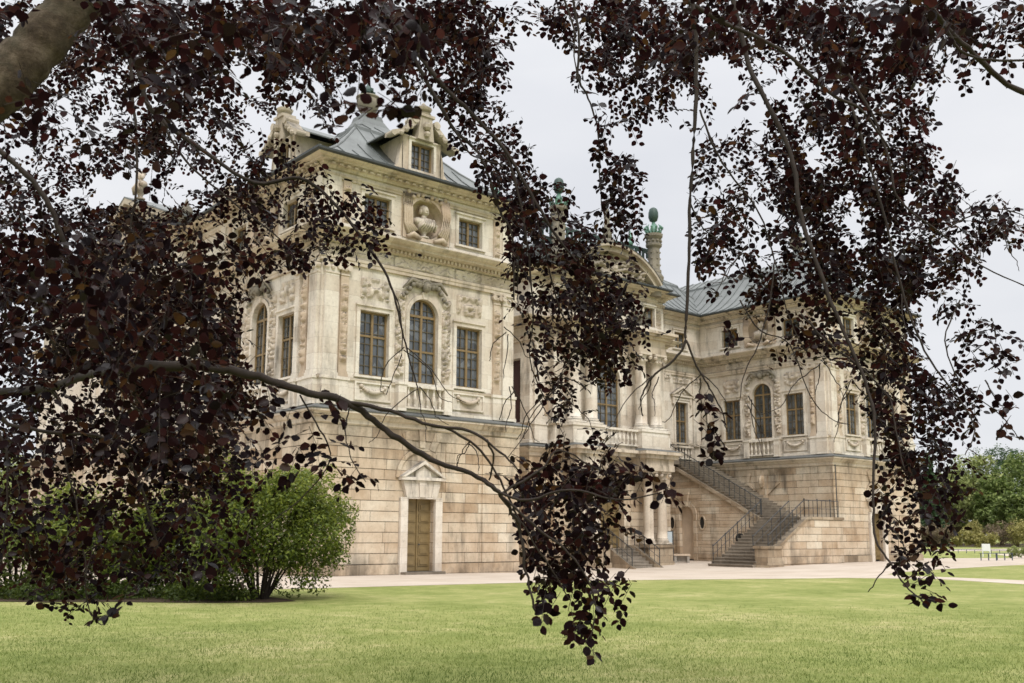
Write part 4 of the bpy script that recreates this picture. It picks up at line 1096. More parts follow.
for q in ov:
    b = MB(); P = [(-q+.19*math.cos(a*math.pi/9), 2.27+.38*math.sin(a*math.pi/9)) for a in range(18)]; P2 = [(-q+.27*math.cos(a*math.pi/9), 2.27+.47*math.sin(a*math.pi/9)) for a in range(18)]
    for k in range(18): b.fprism(fw, [P[k], P2[k], P2[(k+1)%18], P[(k+1)%18]], 0, .07)
    o_ = S(b, 'oval_window_surround', 'stone_low')
    b = MB(); b.fprism(fw, P, .004, .02); S(b, 'oval_window', 'void')
b = MB(); b.fprism(fw, [(-4.0+.33*math.cos(a*math.pi/9), 1.3+.33*math.sin(a*math.pi/9)) for a in range(18)], .01, .04); S(b, 'round_window', 'void')
b = MB()  # sloping stringer of the upper flight
b.fprism(fw, [(-YF1+.15,ztop(YF1)-.15), (-YR+GD,ztop(YR-.3)-.1), (-YR+GD,ztop(YR-.3)+.12), (-YF1+.15,ztop(YF1)+.1)], -.05, .14)
S(b, 'stringer', 'stone_dark')
def railing(pts, h=.95, sp=.42, second=True, post=.02, balls=True):
    b = MB(); P = [Vector(p) for p in pts]; up = Vector((0,0,h))
    b.tube([p+up for p in P], .028, 6); b.tube([p+up*.5 for p in P], .014, 5)
    for a, c in zip(P[:-1], P[1:]):
        n = max(1, int((c-a).length/sp))
        for k in range(n+1):
            q = a.lerp(c, k/n); b.tube([q, q+up], post if k % 3 else post*1.5, 5)
            if balls and k % 3 == 0: b.ball(q+up+Vector((0,0,.05)), .05, 6)
    return b
dz = .02
r1a = (XA+.3, YF1+.12, zg+rise+dz); r1b = (XB, YF1+.12, ZP+dz)
S(railing([r1a, r1b]), 'railing', 'iron')
S(railing([(XA+1.3, YF0-.1, zg+rise*4.5), (XB, YF0-.1, ZP+.03), (XR-.3, YF0-.1, ZP+.03)]), 'railing', 'iron')
S(railing([(XA+1.3, YF0+.9, zg+rise*4.2), (XB, YF0+.9, ZP)], sp=.9), 'railing', 'iron')
S(railing([(XB+.05, YF1+.1, ZP+.1), (XB+.05, YT, 6.35), (XB+.05, YR-.4, 6.35)]), 'railing', 'iron')
b = MB()   # balcony platform linking the flight to the centre block
b.box(RX1+GD, XB+.1, YR-1.2, YR-GD-.01, 6.0, 6.28); S(b, 'upper_platform', 'step')
S(railing([(RX1+.3, YR-1.15, 6.3), (XB, YR-1.15, 6.3)]), 'railing', 'iron')

# portal steps
ps = empty('portal_steps', (UC, 4.2, -.3))
tag(ps, 'short flight of stone steps with thin iron handrails leading up to the arched portal', 'steps')
def PS(mb, name, mat, **k):
    o = mb.build(name, mat, None, **k); o.parent = ps; o.matrix_parent_inverse = Matrix.Translation((-UC,-4.2,.3)); return o
b = MB(); n = 7; z0 = -.42; rs = (.75-z0)/n; y0 = 3.9; yr = (CY-.8-y0)/n
for k in range(n):
    b.box(UC-1.0, UC+1.0, y0+k*yr, CY-.25, z0+k*rs-.1, z0+(k+1)*rs-.04); b.box(UC-1.0, UC+1.0, y0+k*yr-.03, y0+(k+1)*yr+.02, z0+(k+1)*rs-.04, z0+(k+1)*rs)
PS(b, 'flight', 'step')
for s in (-1, 1):
    f2 = Fr((UC+s*1.1, 0), (0, 1), (1, 0)); b = MB()
    b.fprism(f2, [(y0-.4,-.6), (CY-.3,-.6), (CY-.3,.92), (CY-.9,.92), (y0-.4,-.25)], -.1, .1); PS(b, 'cheek_wall', 'stone_dark')
    PS(railing([(UC+s*1.1, y0-.2, -.2), (UC+s*1.1, CY-.9, .9), (UC+s*1.1, CY-.35, .9)], sp=.4, balls=False), 'railing', 'iron')

# information board, box, pale panel
ib = empty('information_board', (27.35, 6.35, G(27.35,6.35)))
tag(ib, 'pale blue information board on two thin posts between the portico column and the blind arch', 'information board')
b = MB(); b.box(-.23, .23, -.03, .03, .85, 1.85); o = b.build('panel', 'board', ib)
b = MB(); b.box(-.26, .26, -.04, .04, 1.85, 1.89); b.box(-.26, .26, -.04, .04, .81, .85); b.box(-.26, -.23, -.04, .04, .85, 1.85); b.box(.23, .26, -.04, .04, .85, 1.85); b.build('frame', 'iron', o)
for s in (-1, 1):
    b = MB(); b.box(s*.285-.02, s*.285+.02, -.02, .02, 0, 1.9); b.build('post', 'iron', ib)
ib.rotation_euler = (0,0,R_(-42))
bx = empty('stone_bench', (28.1, 6.0, G(28.1,6.0))); tag(bx, 'low grey bench with pale slab seat beside the blue information board', 'bench')
b = MB(); b.box(-.5, .5, -.22, .22, .42, .52); b.build('seat', 'plaster', bx)
for s in (-1, 1): b = MB(); b.box(s*.38-.07, s*.38+.07, -.18, .18, 0, .42); b.build('leg', 'box', bx)
b = MB(); b.box(-.31, .31, .05, .1, .06, .42); b.build('back_panel', 'box', bx)
bx.rotation_euler = (0,0,R_(-42))
for s in (0,):
    pn = empty('site_panel', (-5.2, 2.0, G(-5.2,2.0))); tag(pn, 'pale blue low panel standing on the gravel, glimpsed through the leaves behind the shrubs', 'panel')
    b = MB(); b.box(-1.25, 1.25, -.03, .03, .25, 1.25); b.build('sheet', 'board', pn)
    for k in (-1.15, 1.15): b = MB(); b.box(k-.04, k+.04, -.08, .08, 0, 1.3); b.build('post', 'iron', pn)
    pn.rotation_euler = (0,0,R_(-35))

# ------------------------------------------------------------------ ground
def sheet(name, poly, mat, dz, kind='structure', res=1.5):
    """flat-ish polygon cut to a grid and draped on the terrain"""
    bm = bmesh.new(); vs = [bm.verts.new((x,y,0)) for x, y in poly]; bm.faces.new(vs)
    xs = [p[0] for p in poly]; ys = [p[1] for p in poly]
    for ax, lo, hi in ((0, max(min(xs),0), min(max(xs),42)), (1, max(min(ys),-20), min(max(ys),20))):
        v = lo+res
        while v < hi:
            co = (v,0,0) if ax == 0 else (0,v,0); no = (1,0,0) if ax == 0 else (0,1,0)
            bmesh.ops.bisect_plane(bm, geom=bm.verts[:]+bm.edges[:]+bm.faces[:], plane_co=co, plane_no=no); v += res
    bmesh.ops.triangulate(bm, faces=bm.faces)
    for v in bm.verts: v.co.z = G(v.co.x, v.co.y)+dz
    bmesh.ops.recalc_face_normals(bm, faces=bm.faces)
    if bm.faces[:] and sum(f.normal.z for f in bm.faces) < 0: bmesh.ops.reverse_faces(bm, faces=bm.faces)
    me = bpy.data.meshes.new(name); bm.to_mesh(me); bm.free(); me.materials.append(M[mat])
    o = bpy.data.objects.new(name, me); COL.objects.link(o); o['kind'] = kind; return o
sheet('lawn', [(-900,-900), (1500,-900), (1500,1500), (-900,1500)], 'lawn', 0.)
sheet('gravel_forecourt', [(-60,-2), (-14,-5.0), (-3.4,-6.9), (3.5,-7.75), (8.6,-8.45), (17.2,-11.6), (19.1,-14.2), (17.0,-19.4), (14.0,-40), (17.6,-40), (20.3,-19.0), (21.3,-12.0), (22.4,-10.4), (25,-9.5), (41,-8.2), (75,-5.6), (98,2), (94,4.5), (72,7.5), (62.4,1.4), (57.5,-.2), (51,2.6), (48.5,7), (48.5,60), (-60,60)], 'gravel', .006)
sheet('far_path', [(73.61,20.32),(97.98,12.0),(116.19,19.11),(87.32,28.33)], 'gravel', .01, res=50)

# ------------------------------------------------------------------ leaves
CAM = Vector((-18.67, -33.68, 1.6)); YAW, PIT, ROLL, FPX, SH = .8703, .1565, .0055, 997.13, 33.61
Fv = Vector((math.cos(YAW), math.sin(YAW), 0)); Rv = Vector((math.sin(YAW), -math.cos(YAW), 0)); Uv = Vector((0,0,1))
def pt(px, py, D):
    """point of the beech crown that is D metres ahead of where the photographer stood"""
    a = (px-512)/FPX; b = -(py-341.5-SH)/FPX
    x = a*math.cos(ROLL)-b*math.sin(ROLL); y = a*math.sin(ROLL)+b*math.cos(ROLL)
    d = Fv*(math.cos(PIT)-y*math.sin(PIT)) + Rv*x + Uv*(math.sin(PIT)+y*math.cos(PIT))
    return CAM + d*(D/(math.cos(PIT)-y*math.sin(PIT)))
def mesh_np(name, V, nper, faces, tint, mat, parent=None, smooth=False):
    """V (n, nper, 3), one face template; tint per element"""
    n = V.shape[0]; k = [len(f) for f in faces]; nf = len(faces); flat = np.concatenate([np.array(f) for f in faces])
    me = bpy.data.meshes.new(name); me.vertices.add(n*nper); me.vertices.foreach_set('co', V.reshape(-1).astype(np.float32))
    loops = (flat[None, :] + (np.arange(n)*nper)[:, None]).reshape(-1)
    me.loops.add(len(loops)); me.loops.foreach_set('vertex_index', loops.astype(np.int32))
    tot = np.tile(np.array(k), n); st_ = np.concatenate([[0], np.cumsum(tot)[:-1]])
    me.polygons.add(len(tot)); me.polygons.foreach_set('loop_start', st_.astype(np.int32))
    at = me.attributes.new('tint', 'FLOAT', 'POINT'); at.data.foreach_set('value', np.repeat(tint, nper).astype(np.float32))
    me.materials.append(M[mat]); me.update(calc_edges=True)
    if smooth: me.polygons.foreach_set('use_smooth', [True]*len(me.polygons))
    o = bpy.data.objects.new(name, me); COL.objects.link(o)
    if parent: o.parent = parent
    return o
LEAF = np.array([(0,0,0), (.16,.26,.03), (.48,.38,.05), (.82,.22,.02), (1,0,-.05), (.82,-.22,.02), (.48,-.38,.05), (.16,-.26,.03), (.3,0,-.03), (.68,0,-.04)])
LEAFF = [(0,8,1), (1,8,9,2), (2,9,3), (3,9,4), (4,9,5), (5,9,6), (6,9,8,7), (7,8,0)]
def leaves_mesh(name, P, A, B, S_, tint, mat, parent=None):
    """P base, A direction, B side hint, S size"""
    A = A/np.linalg.norm(A, axis=1, keepdims=True); B = B-(A*B).sum(1, keepdims=True)*A; B = B/(np.linalg.norm(B, axis=1, keepdims=True)+1e-9); Cn = np.cross(A, B)
    rs = np.random.RandomState(3); droop = rs.uniform(.3, 2.5, len(P))[:, None, None]
    T = np.repeat(LEAF[None], len(P), 0)
    wv = rs.uniform(.82, 1.2, len(P))[:, None]
    V = P[:, None, :] + S_[:, None, None]*(T[:,:,0:1]*A[:, None, :] + (T[:,:,1]*wv)[:,:,None]*B[:, None, :] + T[:,:,2:3]*droop*Cn[:, None, :])
    return mesh_np(name, V, 10, LEAFF, tint, mat, parent)

# crown density over the view, 32 px cells
DG = """
79999999999999754588889988888865
57999999999999632477998777888645
65557888855665872345687632888632
65447765445611466305560133888512
45577754332111632124144666777510
65551336661100067113045568887411
66654556666511078854115658888542
88888876666551177754115556777432
99999886652551007765003344665431
99999998641132017887003345566531
59999999441100003776211145566543
48888888322000002454000222267542
76557888221100011342001001267732
77777888344301001231003101057721
66666777334510025752002000037730
66666666123320005763040000037731
66666654111100004763000000036630
55665544000000003661100000003410
35542011000000002443000000002400
00211000000000000231000000000210
00000000000000000010000000000000
00000000000000000000000000000000
""".split()
DGa = np.array([[int(c) for c in r] for r in DG], float)
HOLES = [[(248,288),(300,275),(335,300),(330,372),(268,368),(243,330)], [(512,45),(545,35),(558,47),(560,80),(578,100),(590,130),(597,175),(600,212),(585,215),(565,190),(548,160),(528,130),(512,105),(503,80)],
 [(642,125),(688,118),(688,250),(683,330),(652,300),(648,230),(645,200)], [(350,125),(380,110),(425,100),(455,165),(485,200),(495,250),(400,250),(385,185),(350,140)],
 [(345,262),(490,255),(500,290),(505,400),(500,430),(400,425),(375,380),(345,330)], [(935,82),(965,95),(1000,95),(1005,145),(1024,145),(1024,180),(1000,190),(960,175),(930,140)],
 [(983,245),(1024,240),(1024,325),(1000,330),(990,290)], [(918,295),(938,300),(952,350),(945,370),(925,345)], [(375,435),(500,490),(512,530),(515,680),(200,680),(250,612),(330,500)], [(695,430),(865,430),(870,500),(885,600),(660,600),(665,510)],
 [(0,45),(45,0),(95,0),(70,25),(35,70),(0,95)], [(352,80),(385,78),(392,125),(345,128)], [(279,100),(301,100),(300,138),(278,132)], [(232,68),(255,62),(262,85),(240,98)], [(88,165),(125,180),(120,208),(98,200)], [(276,275),(335,270),(345,330),(285,365),(262,330)], [(955,560),(1024,400),(1024,600),(940,612)], [(700,60),(730,60),(742,85),(735,110),(712,95)]]
BLOBS = [(6.9,[(500,195),(540,185),(575,215),(608,262),(634,345),(612,360),(598,345),(582,392),(562,422),(550,395),(538,330),(518,295),(500,250)]), (6.5,[(450,95),(500,110),(535,150),(545,190),(500,195),(480,150)]),
 (6.5,[(597,115),(615,150),(645,175),(627,205),(622,242),(600,215),(592,160)]), (8.2,[(520,470),(542,448),(575,465),(600,472),(612,500),(602,540),(592,560),(596,590),(580,598),(560,580),(545,580),(532,555),(524,530),(514,508)]), (5.2,[(600,462),(640,472),(658,482),(660,494),(640,498),(610,498)]),
 (5.8,[(545,590),(598,580),(628,598),(624,614),(603,610),(598,642),(586,648),(578,618),(550,606)]), (7.9,[(770,100),(890,100),(950,190),(1005,212),(1015,235),(960,258),(925,290),(905,330),(880,345),(850,330),(820,270),(790,235),(775,190)]),
 (7.2,[(860,330),(915,330),(935,400),(940,440),(930,500),(905,505),(890,460),(868,390)]), (5.5,[(690,190),(730,185),(745,230),(720,280),(700,300),(690,260)]), (5.5,[(740,250),(790,250),(810,300),(803,350),(790,352),(770,320),(745,300)]),
 (9,[(90,215),(170,230),(215,265),(232,300),(218,335),(226,380),(228,430),(215,455),(190,470),(150,450),(120,400),(100,350),(40,300),(20,240)]), (7.6,[(0,220),(230,240),(250,285),(236,380),(238,440),(200,490),(60,440),(0,440)]), (5.6,[(872,490),(915,480),(920,530),(910,560),(930,598),(905,588),(890,560),(880,520)]), (8.6,[(380,0),(480,0),(495,40),(480,95),(440,105),(420,60)]),
 (5.5,[(925,450),(985,468),(965,490),(960,540),(950,548),(935,520),(925,480)]), (9,[(100,0),(380,0),(380,60),(300,75),(240,45),(100,75)]), (7.5,[(960,320),(1005,345),(1015,380),(985,372)])]
def inside(P, x, y):
    r = False; j = len(P)-1
    for i in range(len(P)):
        if (P[i][1] > y) != (P[j][1] > y) and x < (P[j][0]-P[i][0])*(y-P[i][1])/(P[j][1]-P[i][1])+P[i][0]: r = not r
        j = i
    return r
def dens(x, y):
    wx = x + 17*mn.noise(Vector((x/16., y/16., 40.)))+rl.gauss(0,3); wy = y + 17*mn.noise(Vector((x/16., y/16., 60.)))+rl.gauss(0,3)
    v = dens0(x, y)
    for q, P in BLOBS:
        if inside(P, wx, wy): v = max(v, q)
    for P in HOLES:
        if inside(P, wx, wy): v *= .05
    return v
def dens0(x, y):
    gx = min(max(x/32-.5, 0), 30.99); gy = min(max(y/32-.5, 0), 20.99); i, j = int(gx), int(gy); a, b = gx-i, gy-j
    return (DGa[j,i]*(1-a)+DGa[j,i+1]*a)*(1-b)+(DGa[j+1,i]*(1-a)+DGa[j+1,i+1]*a)*b
def depth(x, y, r):
    if x < 430 and y < 150: return r.uniform(3.4, 5.2) if r.random() < .30 else r.uniform(7.5, 11.5)
    if x < 270 and y < 225: return r.uniform(3.4, 4.8) if r.random() < .10 else r.uniform(8, 11.5)
    if x < 260 and y < 440: return r.uniform(3.6, 5.0) if r.random() < .24 else r.uniform(6, 10)
    if x < 260: return r.uniform(4.6, 5.4) if r.random() < .12 else r.uniform(6.5, 9)
    if 640 < x < 940 and y < 120: return r.uniform(3.4, 4.6) if r.random() < .16 else r.uniform(7, 10)
    if 470 < x < 700 and y > 425: return r.uniform(5.4, 7.)
    if x < 470 and y > 350: return r.uniform(4.8, 5.4)
    if x > 840 and y > 330: return r.uniform(6.2, 8.2)
    if x > 900 and y < 120: return r.uniform(5, 8)
    if x < 470: return r.uniform(7, 9)
    return r.uniform(6.8, 9.6)
beech = empty('copper_beech', (0,0,0))
trunk_base = CAM + Rv*(-5.6) + Fv*(3.4); trunk_base.z = G(trunk_base.x, trunk_base.y)
beech.location = trunk_base
tag(beech, 'big copper beech whose dark purple leafy branches hang across the foreground', 'tree')
def BO(o): o.parent = beech; o.matrix_parent_inverse = Matrix.Translation(-trunk_base); return o
tr = MB()
fork = trunk_base + Vector((0,0,3.4)) + Rv*.4
tr.tube([trunk_base+Vector((0,0,-.2)), trunk_base+Vector((0,0,.3)), trunk_base+Vector((.05,.05,1.8)), fork], [.85,.62,.52,.5], 18)
BO(tr.build('trunk', 'bark', None, smooth=True))
limbs = MB(); brs = MB()
def bez(P, n):
    """Catmull-Rom through P"""
    out = []
    for i in range(len(P)-1):
        p0 = P[max(i-1,0)]; p1 = P[i]; p2 = P[i+1]; p3 = P[min(i+2,len(P)-1)]
        for k in range(n):
            t = k/n; out.append(.5*((2*p1)+(p2-p0)*t+(2*p0-5*p1+4*p2-p3)*t*t+(3*p1-p0-3*p2+p3)*t*t*t))
    out.append(P[-1]); return out
def limb(P, r0, r1, seg=10, n=6, wob=0., mb=None):
    Q = bez(P, n); m = len(Q)
    if wob: Q = [q+Vector((rnd.uniform(-1,1), rnd.uniform(-1,1), rnd.uniform(-1,1)))*wob*(0 if k in (0, m-1) else 1) for k, q in enumerate(Q)]
    (mb or limbs).tube(Q, [(r0+(r1-r0)*k/(m-1))*(1+rnd.uniform(-.09,.11)) for k in range(m)], seg)
    return Q
top1 = pt(100,-60,5.8)
limb([fork, pt(-260,300,5.0), pt(-100,170,5.3), pt(0,86,5.5), pt(46,36,5.6), pt(84,-10,5.7), top1, pt(160,-400,6)], .175, .11, 16, 8, .004)
limb([top1, pt(300,-260,5.5), pt(560,-330,6.5), pt(900,-330,7)], .12, .05, 10)
limb([fork, pt(-300,310,7.4), pt(-60,385,7.8), pt(30,390,7.2), pt(85,376,6.0), pt(122,368,4.93)], .045, .023, 10, 6, .004, brs)

def br(pts, D0, D1, w0, w1, root=None, wob=.004, n=5):
    """branch: outline points, distance and thickness (px) at both ends"""
    m = len(pts); P = [pt(x, y, D0+(D1-D0)*k/(m-1)) for k, (x, y) in enumerate(pts)]
    if root is not None: P = root+P; 
    return limb(P, .8*w0*D0/FPX/2, .8*w1*D1/FPX/2, 7, n, wob, brs)
limb([pt(120,368,4.93), pt(190,366,5.0), pt(240,372,5.02), pt(300,390,5.05), pt(350,403,5.1), pt(385,430,5.15), pt(430,458,5.2), pt(478,477,5.2), pt(502,497,5.25), pt(520,530,5.3), pt(526,570,5.3), pt(536,612,5.3)], .026, .005, 10, 6, .007, brs)
br([(345,402),(390,411),(430,425),(470,431),(500,452),(518,470)], 5.1, 5.0, 6, 2)
br([(487,440),(494,458),(489,480)], 5.05, 5.2, 3, 2)
br([(430,425),(455,432),(480,450),(500,480),(520,520),(545,560),(570,600)], 5.1, 5.4, 4, 1.6)
br([(478,477),(520,500),(570,490),(620,500),(662,492)], 5.2, 5.0, 4, 1.5)
br([(500,495),(540,470),(560,450),(600,470),(640,478)], 5.2, 5.3, 3.5, 1.2)
br([(502,497),(540,530),(575,560),(595,600),(590,640)], 5.25, 5.2, 3.5, 1.2)
up = lambda x, y, D: [pt(x, y, D)]
br([(340,-90),(385,10),(415,60),(436,98),(455,130),(478,152),(490,180),(500,212),(512,236),(514,300)], 7, 7.2, 7, 1.8)
br([(330,-80),(395,20),(440,82),(470,112),(505,150),(530,192),(558,238),(585,272),(600,300)], 6.9, 7.1, 8, 2)
br([(455,130),(468,152),(485,160),(505,165)], 7, 7, 3, 1.5)
br([(505,150),(520,200),(528,250),(533,310),(530,360),(545,400)], 7, 7.2, 3.5, 1.3)
br([(530,192),(545,250),(560,310),(590,360),(600,400)], 7.1, 7.4, 3, 1.2)
br([(560,-80),(578,30),(578,75),(588,98),(598,130),(600,175),(602,215)], 7, 7, 4, 1.2)
br([(540,-60),(572,20),(574,50),(577,80)], 6.8, 6.8, 3.5, 1.5)
br([(680,-80),(695,20),(696,90),(694,140),(690,200),(689,260),(686,320),(684,345),(672,362),(655,374),(645,388),(641,402),(643,416)], 5.6, 5.6, 6, 1.6)
br([(686,340),(700,372),(712,392),(722,412),(727,432)], 5.6, 5.6, 3, 1.4)
br([(690,200),(700,225),(720,240)], 5.6, 5.7, 2.5, 1.2)
br([(700,110),(715,150),(735,180),(760,215),(775,260),(790,320),(805,350)], 6.6, 6.6, 3, 1.3)
br([(640,-40),(700,10),(781,50),(828,92),(862,111),(890,150)], 6, 6.2, 7, 2.5)
br([(720,-60),(745,50),(760,90),(790,150),(800,210),(812,250),(830,300),(850,345),(868,390),(875,430),(873,500),(876,540),(890,562),(905,585),(928,606)], 6.5, 5.6, 7, 1.6)
br([(890,562),(880,575),(868,592)], 5.6, 5.6, 2, 1.2)
br([(860,-60),(929,5),(944,24),(975,55),(1007,84),(1060,110)], 4.8, 5.2, 6, 8)
br([(944,24),(960,50),(990,60),(1040,60)], 4.9, 5.0, 4, 3)
br([(840,60),(875,120),(890,165),(899,200),(942,234),(983,267),(1030,288)], 6.5, 6.3, 4, 1.5)
br([(942,230),(980,212),(1005,210),(1040,222)], 6.3, 6.2, 2, 1.3)
br([(801,314),(831,345),(858,365),(889,398),(895,430),(905,470)], 6.2, 5.9, 3, 1.5)
br([(850,100),(880,200),(905,300),(930,360),(960,400),(975,430),(965,455)], 6.3, 6, 3.5, 1.3)
br([(960,300),(945,340),(960,380),(1000,415),(1020,440)], 6.1, 6, 2, 1.2)
br([(985,380),(1000,405),(1012,402)], 5.6, 5.6, 1.8, 1.2)
br([(775,260),(770,300),(760,340),(745,372),(740,400)], 6.6, 6.5, 2.2, 1.)
br([(740,300),(760,330),(790,345),(810,395),(830,418),(850,425)], 6.6, 6.5, 2, 1.)
br([(60,-40),(130,50),(150,108),(200,148),(255,183),(300,178),(336,205),(370,249),(391,285),(402,330),(410,362),(418,388)], 7.5, 7.5, 7, 1.5)
br([(392,290),(400,310),(402,350),(395,372),(386,395)], 7.5, 7.5, 2, 1.)
br([(-60,100),(0,150),(40,190),(62,235),(85,300),(92,350)], 4.6, 4.8, 8, 5)
br([(-40,330),(0,415),(38,430),(110,440),(138,480),(150,520),(160,560)], 4.8, 5.2, 6, 2.5)
br([(130,40),(133,100),(137,150),(135,200),(128,240)], 6, 6, 5, 2)
br([(-5,420),(6,450),(8,480),(4,540),(0,570)], 5, 5, 3.5, 1.5)
br([(60,440),(75,500),(85,560),(86,600),(95,620),(104,625)], 5, 5, 2.5, 1)
br([(135,90),(160,120),(185,160),(230,200),(280,240),(290,270)], 7, 7.3, 4, 1.5)
br([(300,395),(320,430),(330,460),(300,500),(280,515),(262,530)], 5.1, 5.1, 2.4, 1.2)
br([(350,405),(345,430),(352,460),(366,482)], 5.1, 5.0, 2, 1)
# bare hanging twigs
for x, y, D in ((418,386,5.2), (405,345,6.8), (505,330,7), (512,390,6.5), (540,400,6.8), (700,372,5.6), (655,376,5.6), (820,360,6.2), (750,400,6.3), (850,385,6), (900,300,6), (1000,230,6), (470,440,5.2), (560,385,7), (520,250,7), (745,250,6.5), (600,330,6.9)):
    for k in range(3):
        a = rnd.uniform(-1.2, 1.2); L0 = rnd.uniform(22, 50)
        br([(x+rnd.uniform(-4,4), y+rnd.uniform(-6,6)), (x+a*L0*.5+rnd.uniform(-4,4), y+L0*.5), (x+a*L0*.75, y+L0*.9+rnd.uniform(-6,8)), (x+a*L0*rnd.uniform(.7,1.3), y+L0*1.15)], D, D+rnd.uniform(-.2,.2), 1.5, .8)
BO(limbs.build('limb', 'bark', None, smooth=True)); BO(brs.build('branch', 'twig', None, smooth=True))

# sprays of leaves
LP, LA, LB, LS, LT = [], [], [], [], []; tw = MB(); rl = random.Random(21)
def project(p):
    d = p-CAM; fw = d.dot(Fv); r = d.dot(Rv); u = d.z
    z = fw*math.cos(PIT)+u*math.sin(PIT); y = -fw*math.sin(PIT)+u*math.cos(PIT)
    return 512+FPX*(r*math.cos(ROLL)+y*math.sin(ROLL))/z, 341.5+SH-FPX*(-r*math.sin(ROLL)+y*math.cos(ROLL))/z
def shoot(px, py, D, n=None, free=False, ls=1.):
    """one hanging shoot: a thin twig with leaves set alternately in one flat layer along both sides"""
    n = n or rl.randint(4, 13); st_ = rl.uniform(.024, .036)
    d = Vector((rl.gauss(0,.75), rl.gauss(0,.75), rl.uniform(-.95, .15))).normalized()
    nrm = Vector((rl.gauss(0,.55), rl.gauss(0,.55), 1)); side = d.cross(nrm).normalized(); nrm = side.cross(d).normalized()
    p = pt(px, py, D) - (d+Vector((0,0,-.25))).normalized()*(n*st_*.5); Q = [p.copy()]; m = 0
    for k in range(n):
        d = (d + Vector((rl.gauss(0,.05), rl.gauss(0,.05), -.055))).normalized(); p = p + d*st_; Q.append(p.copy())
        side = (side - d*side.dot(d)).normalized(); nr = side.cross(d)
        x, y = project(p)
        if not free and dens(x, y) < rl.uniform(.3, 2.6):
            Q.pop(); break
        s = 1 if k % 2 else -1
        a = d*rl.uniform(.35,.8) + side*s*rl.uniform(.55,1.) + Vector((rl.gauss(0,.14), rl.gauss(0,.14), rl.gauss(-.16,.2)))
        sz = ls*rl.uniform(.038, .070)*(1-.3*(k/n)**2)
        stem = a.normalized()*.010
        LP.append(p+stem); LA.append(a); LB.append(nr.cross(a)+Vector((rl.gauss(0,.3), rl.gauss(0,.3), rl.gauss(0,.3)))); LS.append(sz); LT.append(rl.random()**1.3); m += 1
    if m: tw.tube(Q[::2]+([Q[-1]] if len(Q) % 2 == 0 else []), .0016 if D < 6 else .0022, 3, cap=False)
    return m
# mass
step = 8.
yy = 3.
while yy < 672:
    xx = -24.
    while xx < 1052:
        x = xx+rl.uniform(0, step); y = yy+rl.uniform(0, step)
        dn = dens(min(max(x,0),1023), y)
        nz = mn.noise(Vector((x/30., y/42., 3.)))*.9 + mn.noise(Vector((x/13., y/17., 9.)))*.45
        hf = mn.noise(Vector((x/7., y/8., 21.)))
        b0 = (dn/9.1)**1.15
        de = min(.93, max(0, .92*b0*(1+.85*nz+.55*hf) + .25*(nz+.5*hf)*min(1,dn/3.) - .03)) if dn > .4 else 0
        if dn > 8.4: de = max(de, .84 if x < 270 and y > 200 else .62)
        k = -math.log(1-de)
        D = depth(x, y, rl)
        area = 7.2*.26*(.050*FPX/D)**2       # picture area covered by one shoot's leaves
        boost = 1.75 if y < 75 else (1.18 if x < 270 and y > 190 else 1.3 if x < 300 else 1.0 if x > 850 and y > 330 else 1.12)
        lam = boost*k*step*step/area
        m = int(lam) + (1 if rl.random() < lam-int(lam) else 0)
        for _ in range(m): shoot(x+rl.uniform(-4,4), y+rl.uniform(-4,4), D*rl.uniform(.96,1.04))
        xx += step
    yy += step
# leaves strung along named twigs at the fringe
def string(pts, D, n, spread=9):
    for k in range(n):
        t = rl.uniform(0, len(pts)-1); i = min(int(t), len(pts)-2); f = t-i
        x = pts[i][0]*(1-f)+pts[i+1][0]*f; y = pts[i][1]*(1-f)+pts[i+1][1]*f
        shoot(x+rl.gauss(0,spread*.7), y+rl.gauss(0,spread*.6), D*rl.uniform(.97,1.03), n=rl.randint(2,6), free=True)
for P_, D, n, s in (([(600,110),(602,150),(603,185),(618,215)],6.8,22,9), ([(625,150),(632,185),(628,235)],6.8,14,8), ([(700,190),(706,240),(712,270)],5.7,14,8), ([(705,395),(712,430),(708,465)],5.6,14,6),
                    ([(670,488),(640,485),(615,475)],5.1,10,8), ([(320,455),(335,478),(366,486)],5.0,9,9), ([(262,385),(275,415)],5.1,5,8), ([(325,395),(335,412)],5.1,5,8),
                    ([(370,165),(395,190)],3.6,0,8), ([(360,100),(345,120)],3.4,4,10), ([(905,560),(915,590),(928,602)],5.5,7,6), ([(575,620),(592,650)],5.2,6,6), ([(95,605),(104,622)],5,3,4), ([(375,205),(352,240),(340,262)],7.2,10,9),
                    ([(1000,385),(1010,440)],5.6,8,9), ([(728,330),(738,350)],6,4,6), ([(615,455),(650,480)],5.1,6,8), ([(545,600),(548,625)],5.2,3,5), ([(380,75),(400,110)],3.4,5,10), ([(980,200),(1005,215)],6,5,7), ([(820,340),(835,350)],6.2,3,8)):
    string(P_, D, n, s)
A_ = lambda L_: np.array([tuple(v) for v in L_])
lv = leaves_mesh('foliage', A_(LP), A_(LA), A_(LB), np.array(LS), np.array(LT), 'beech'); BO(lv)
BO(tw.build('twig', 'twig', None, fix=False))
print('beech leaves', len(LP))

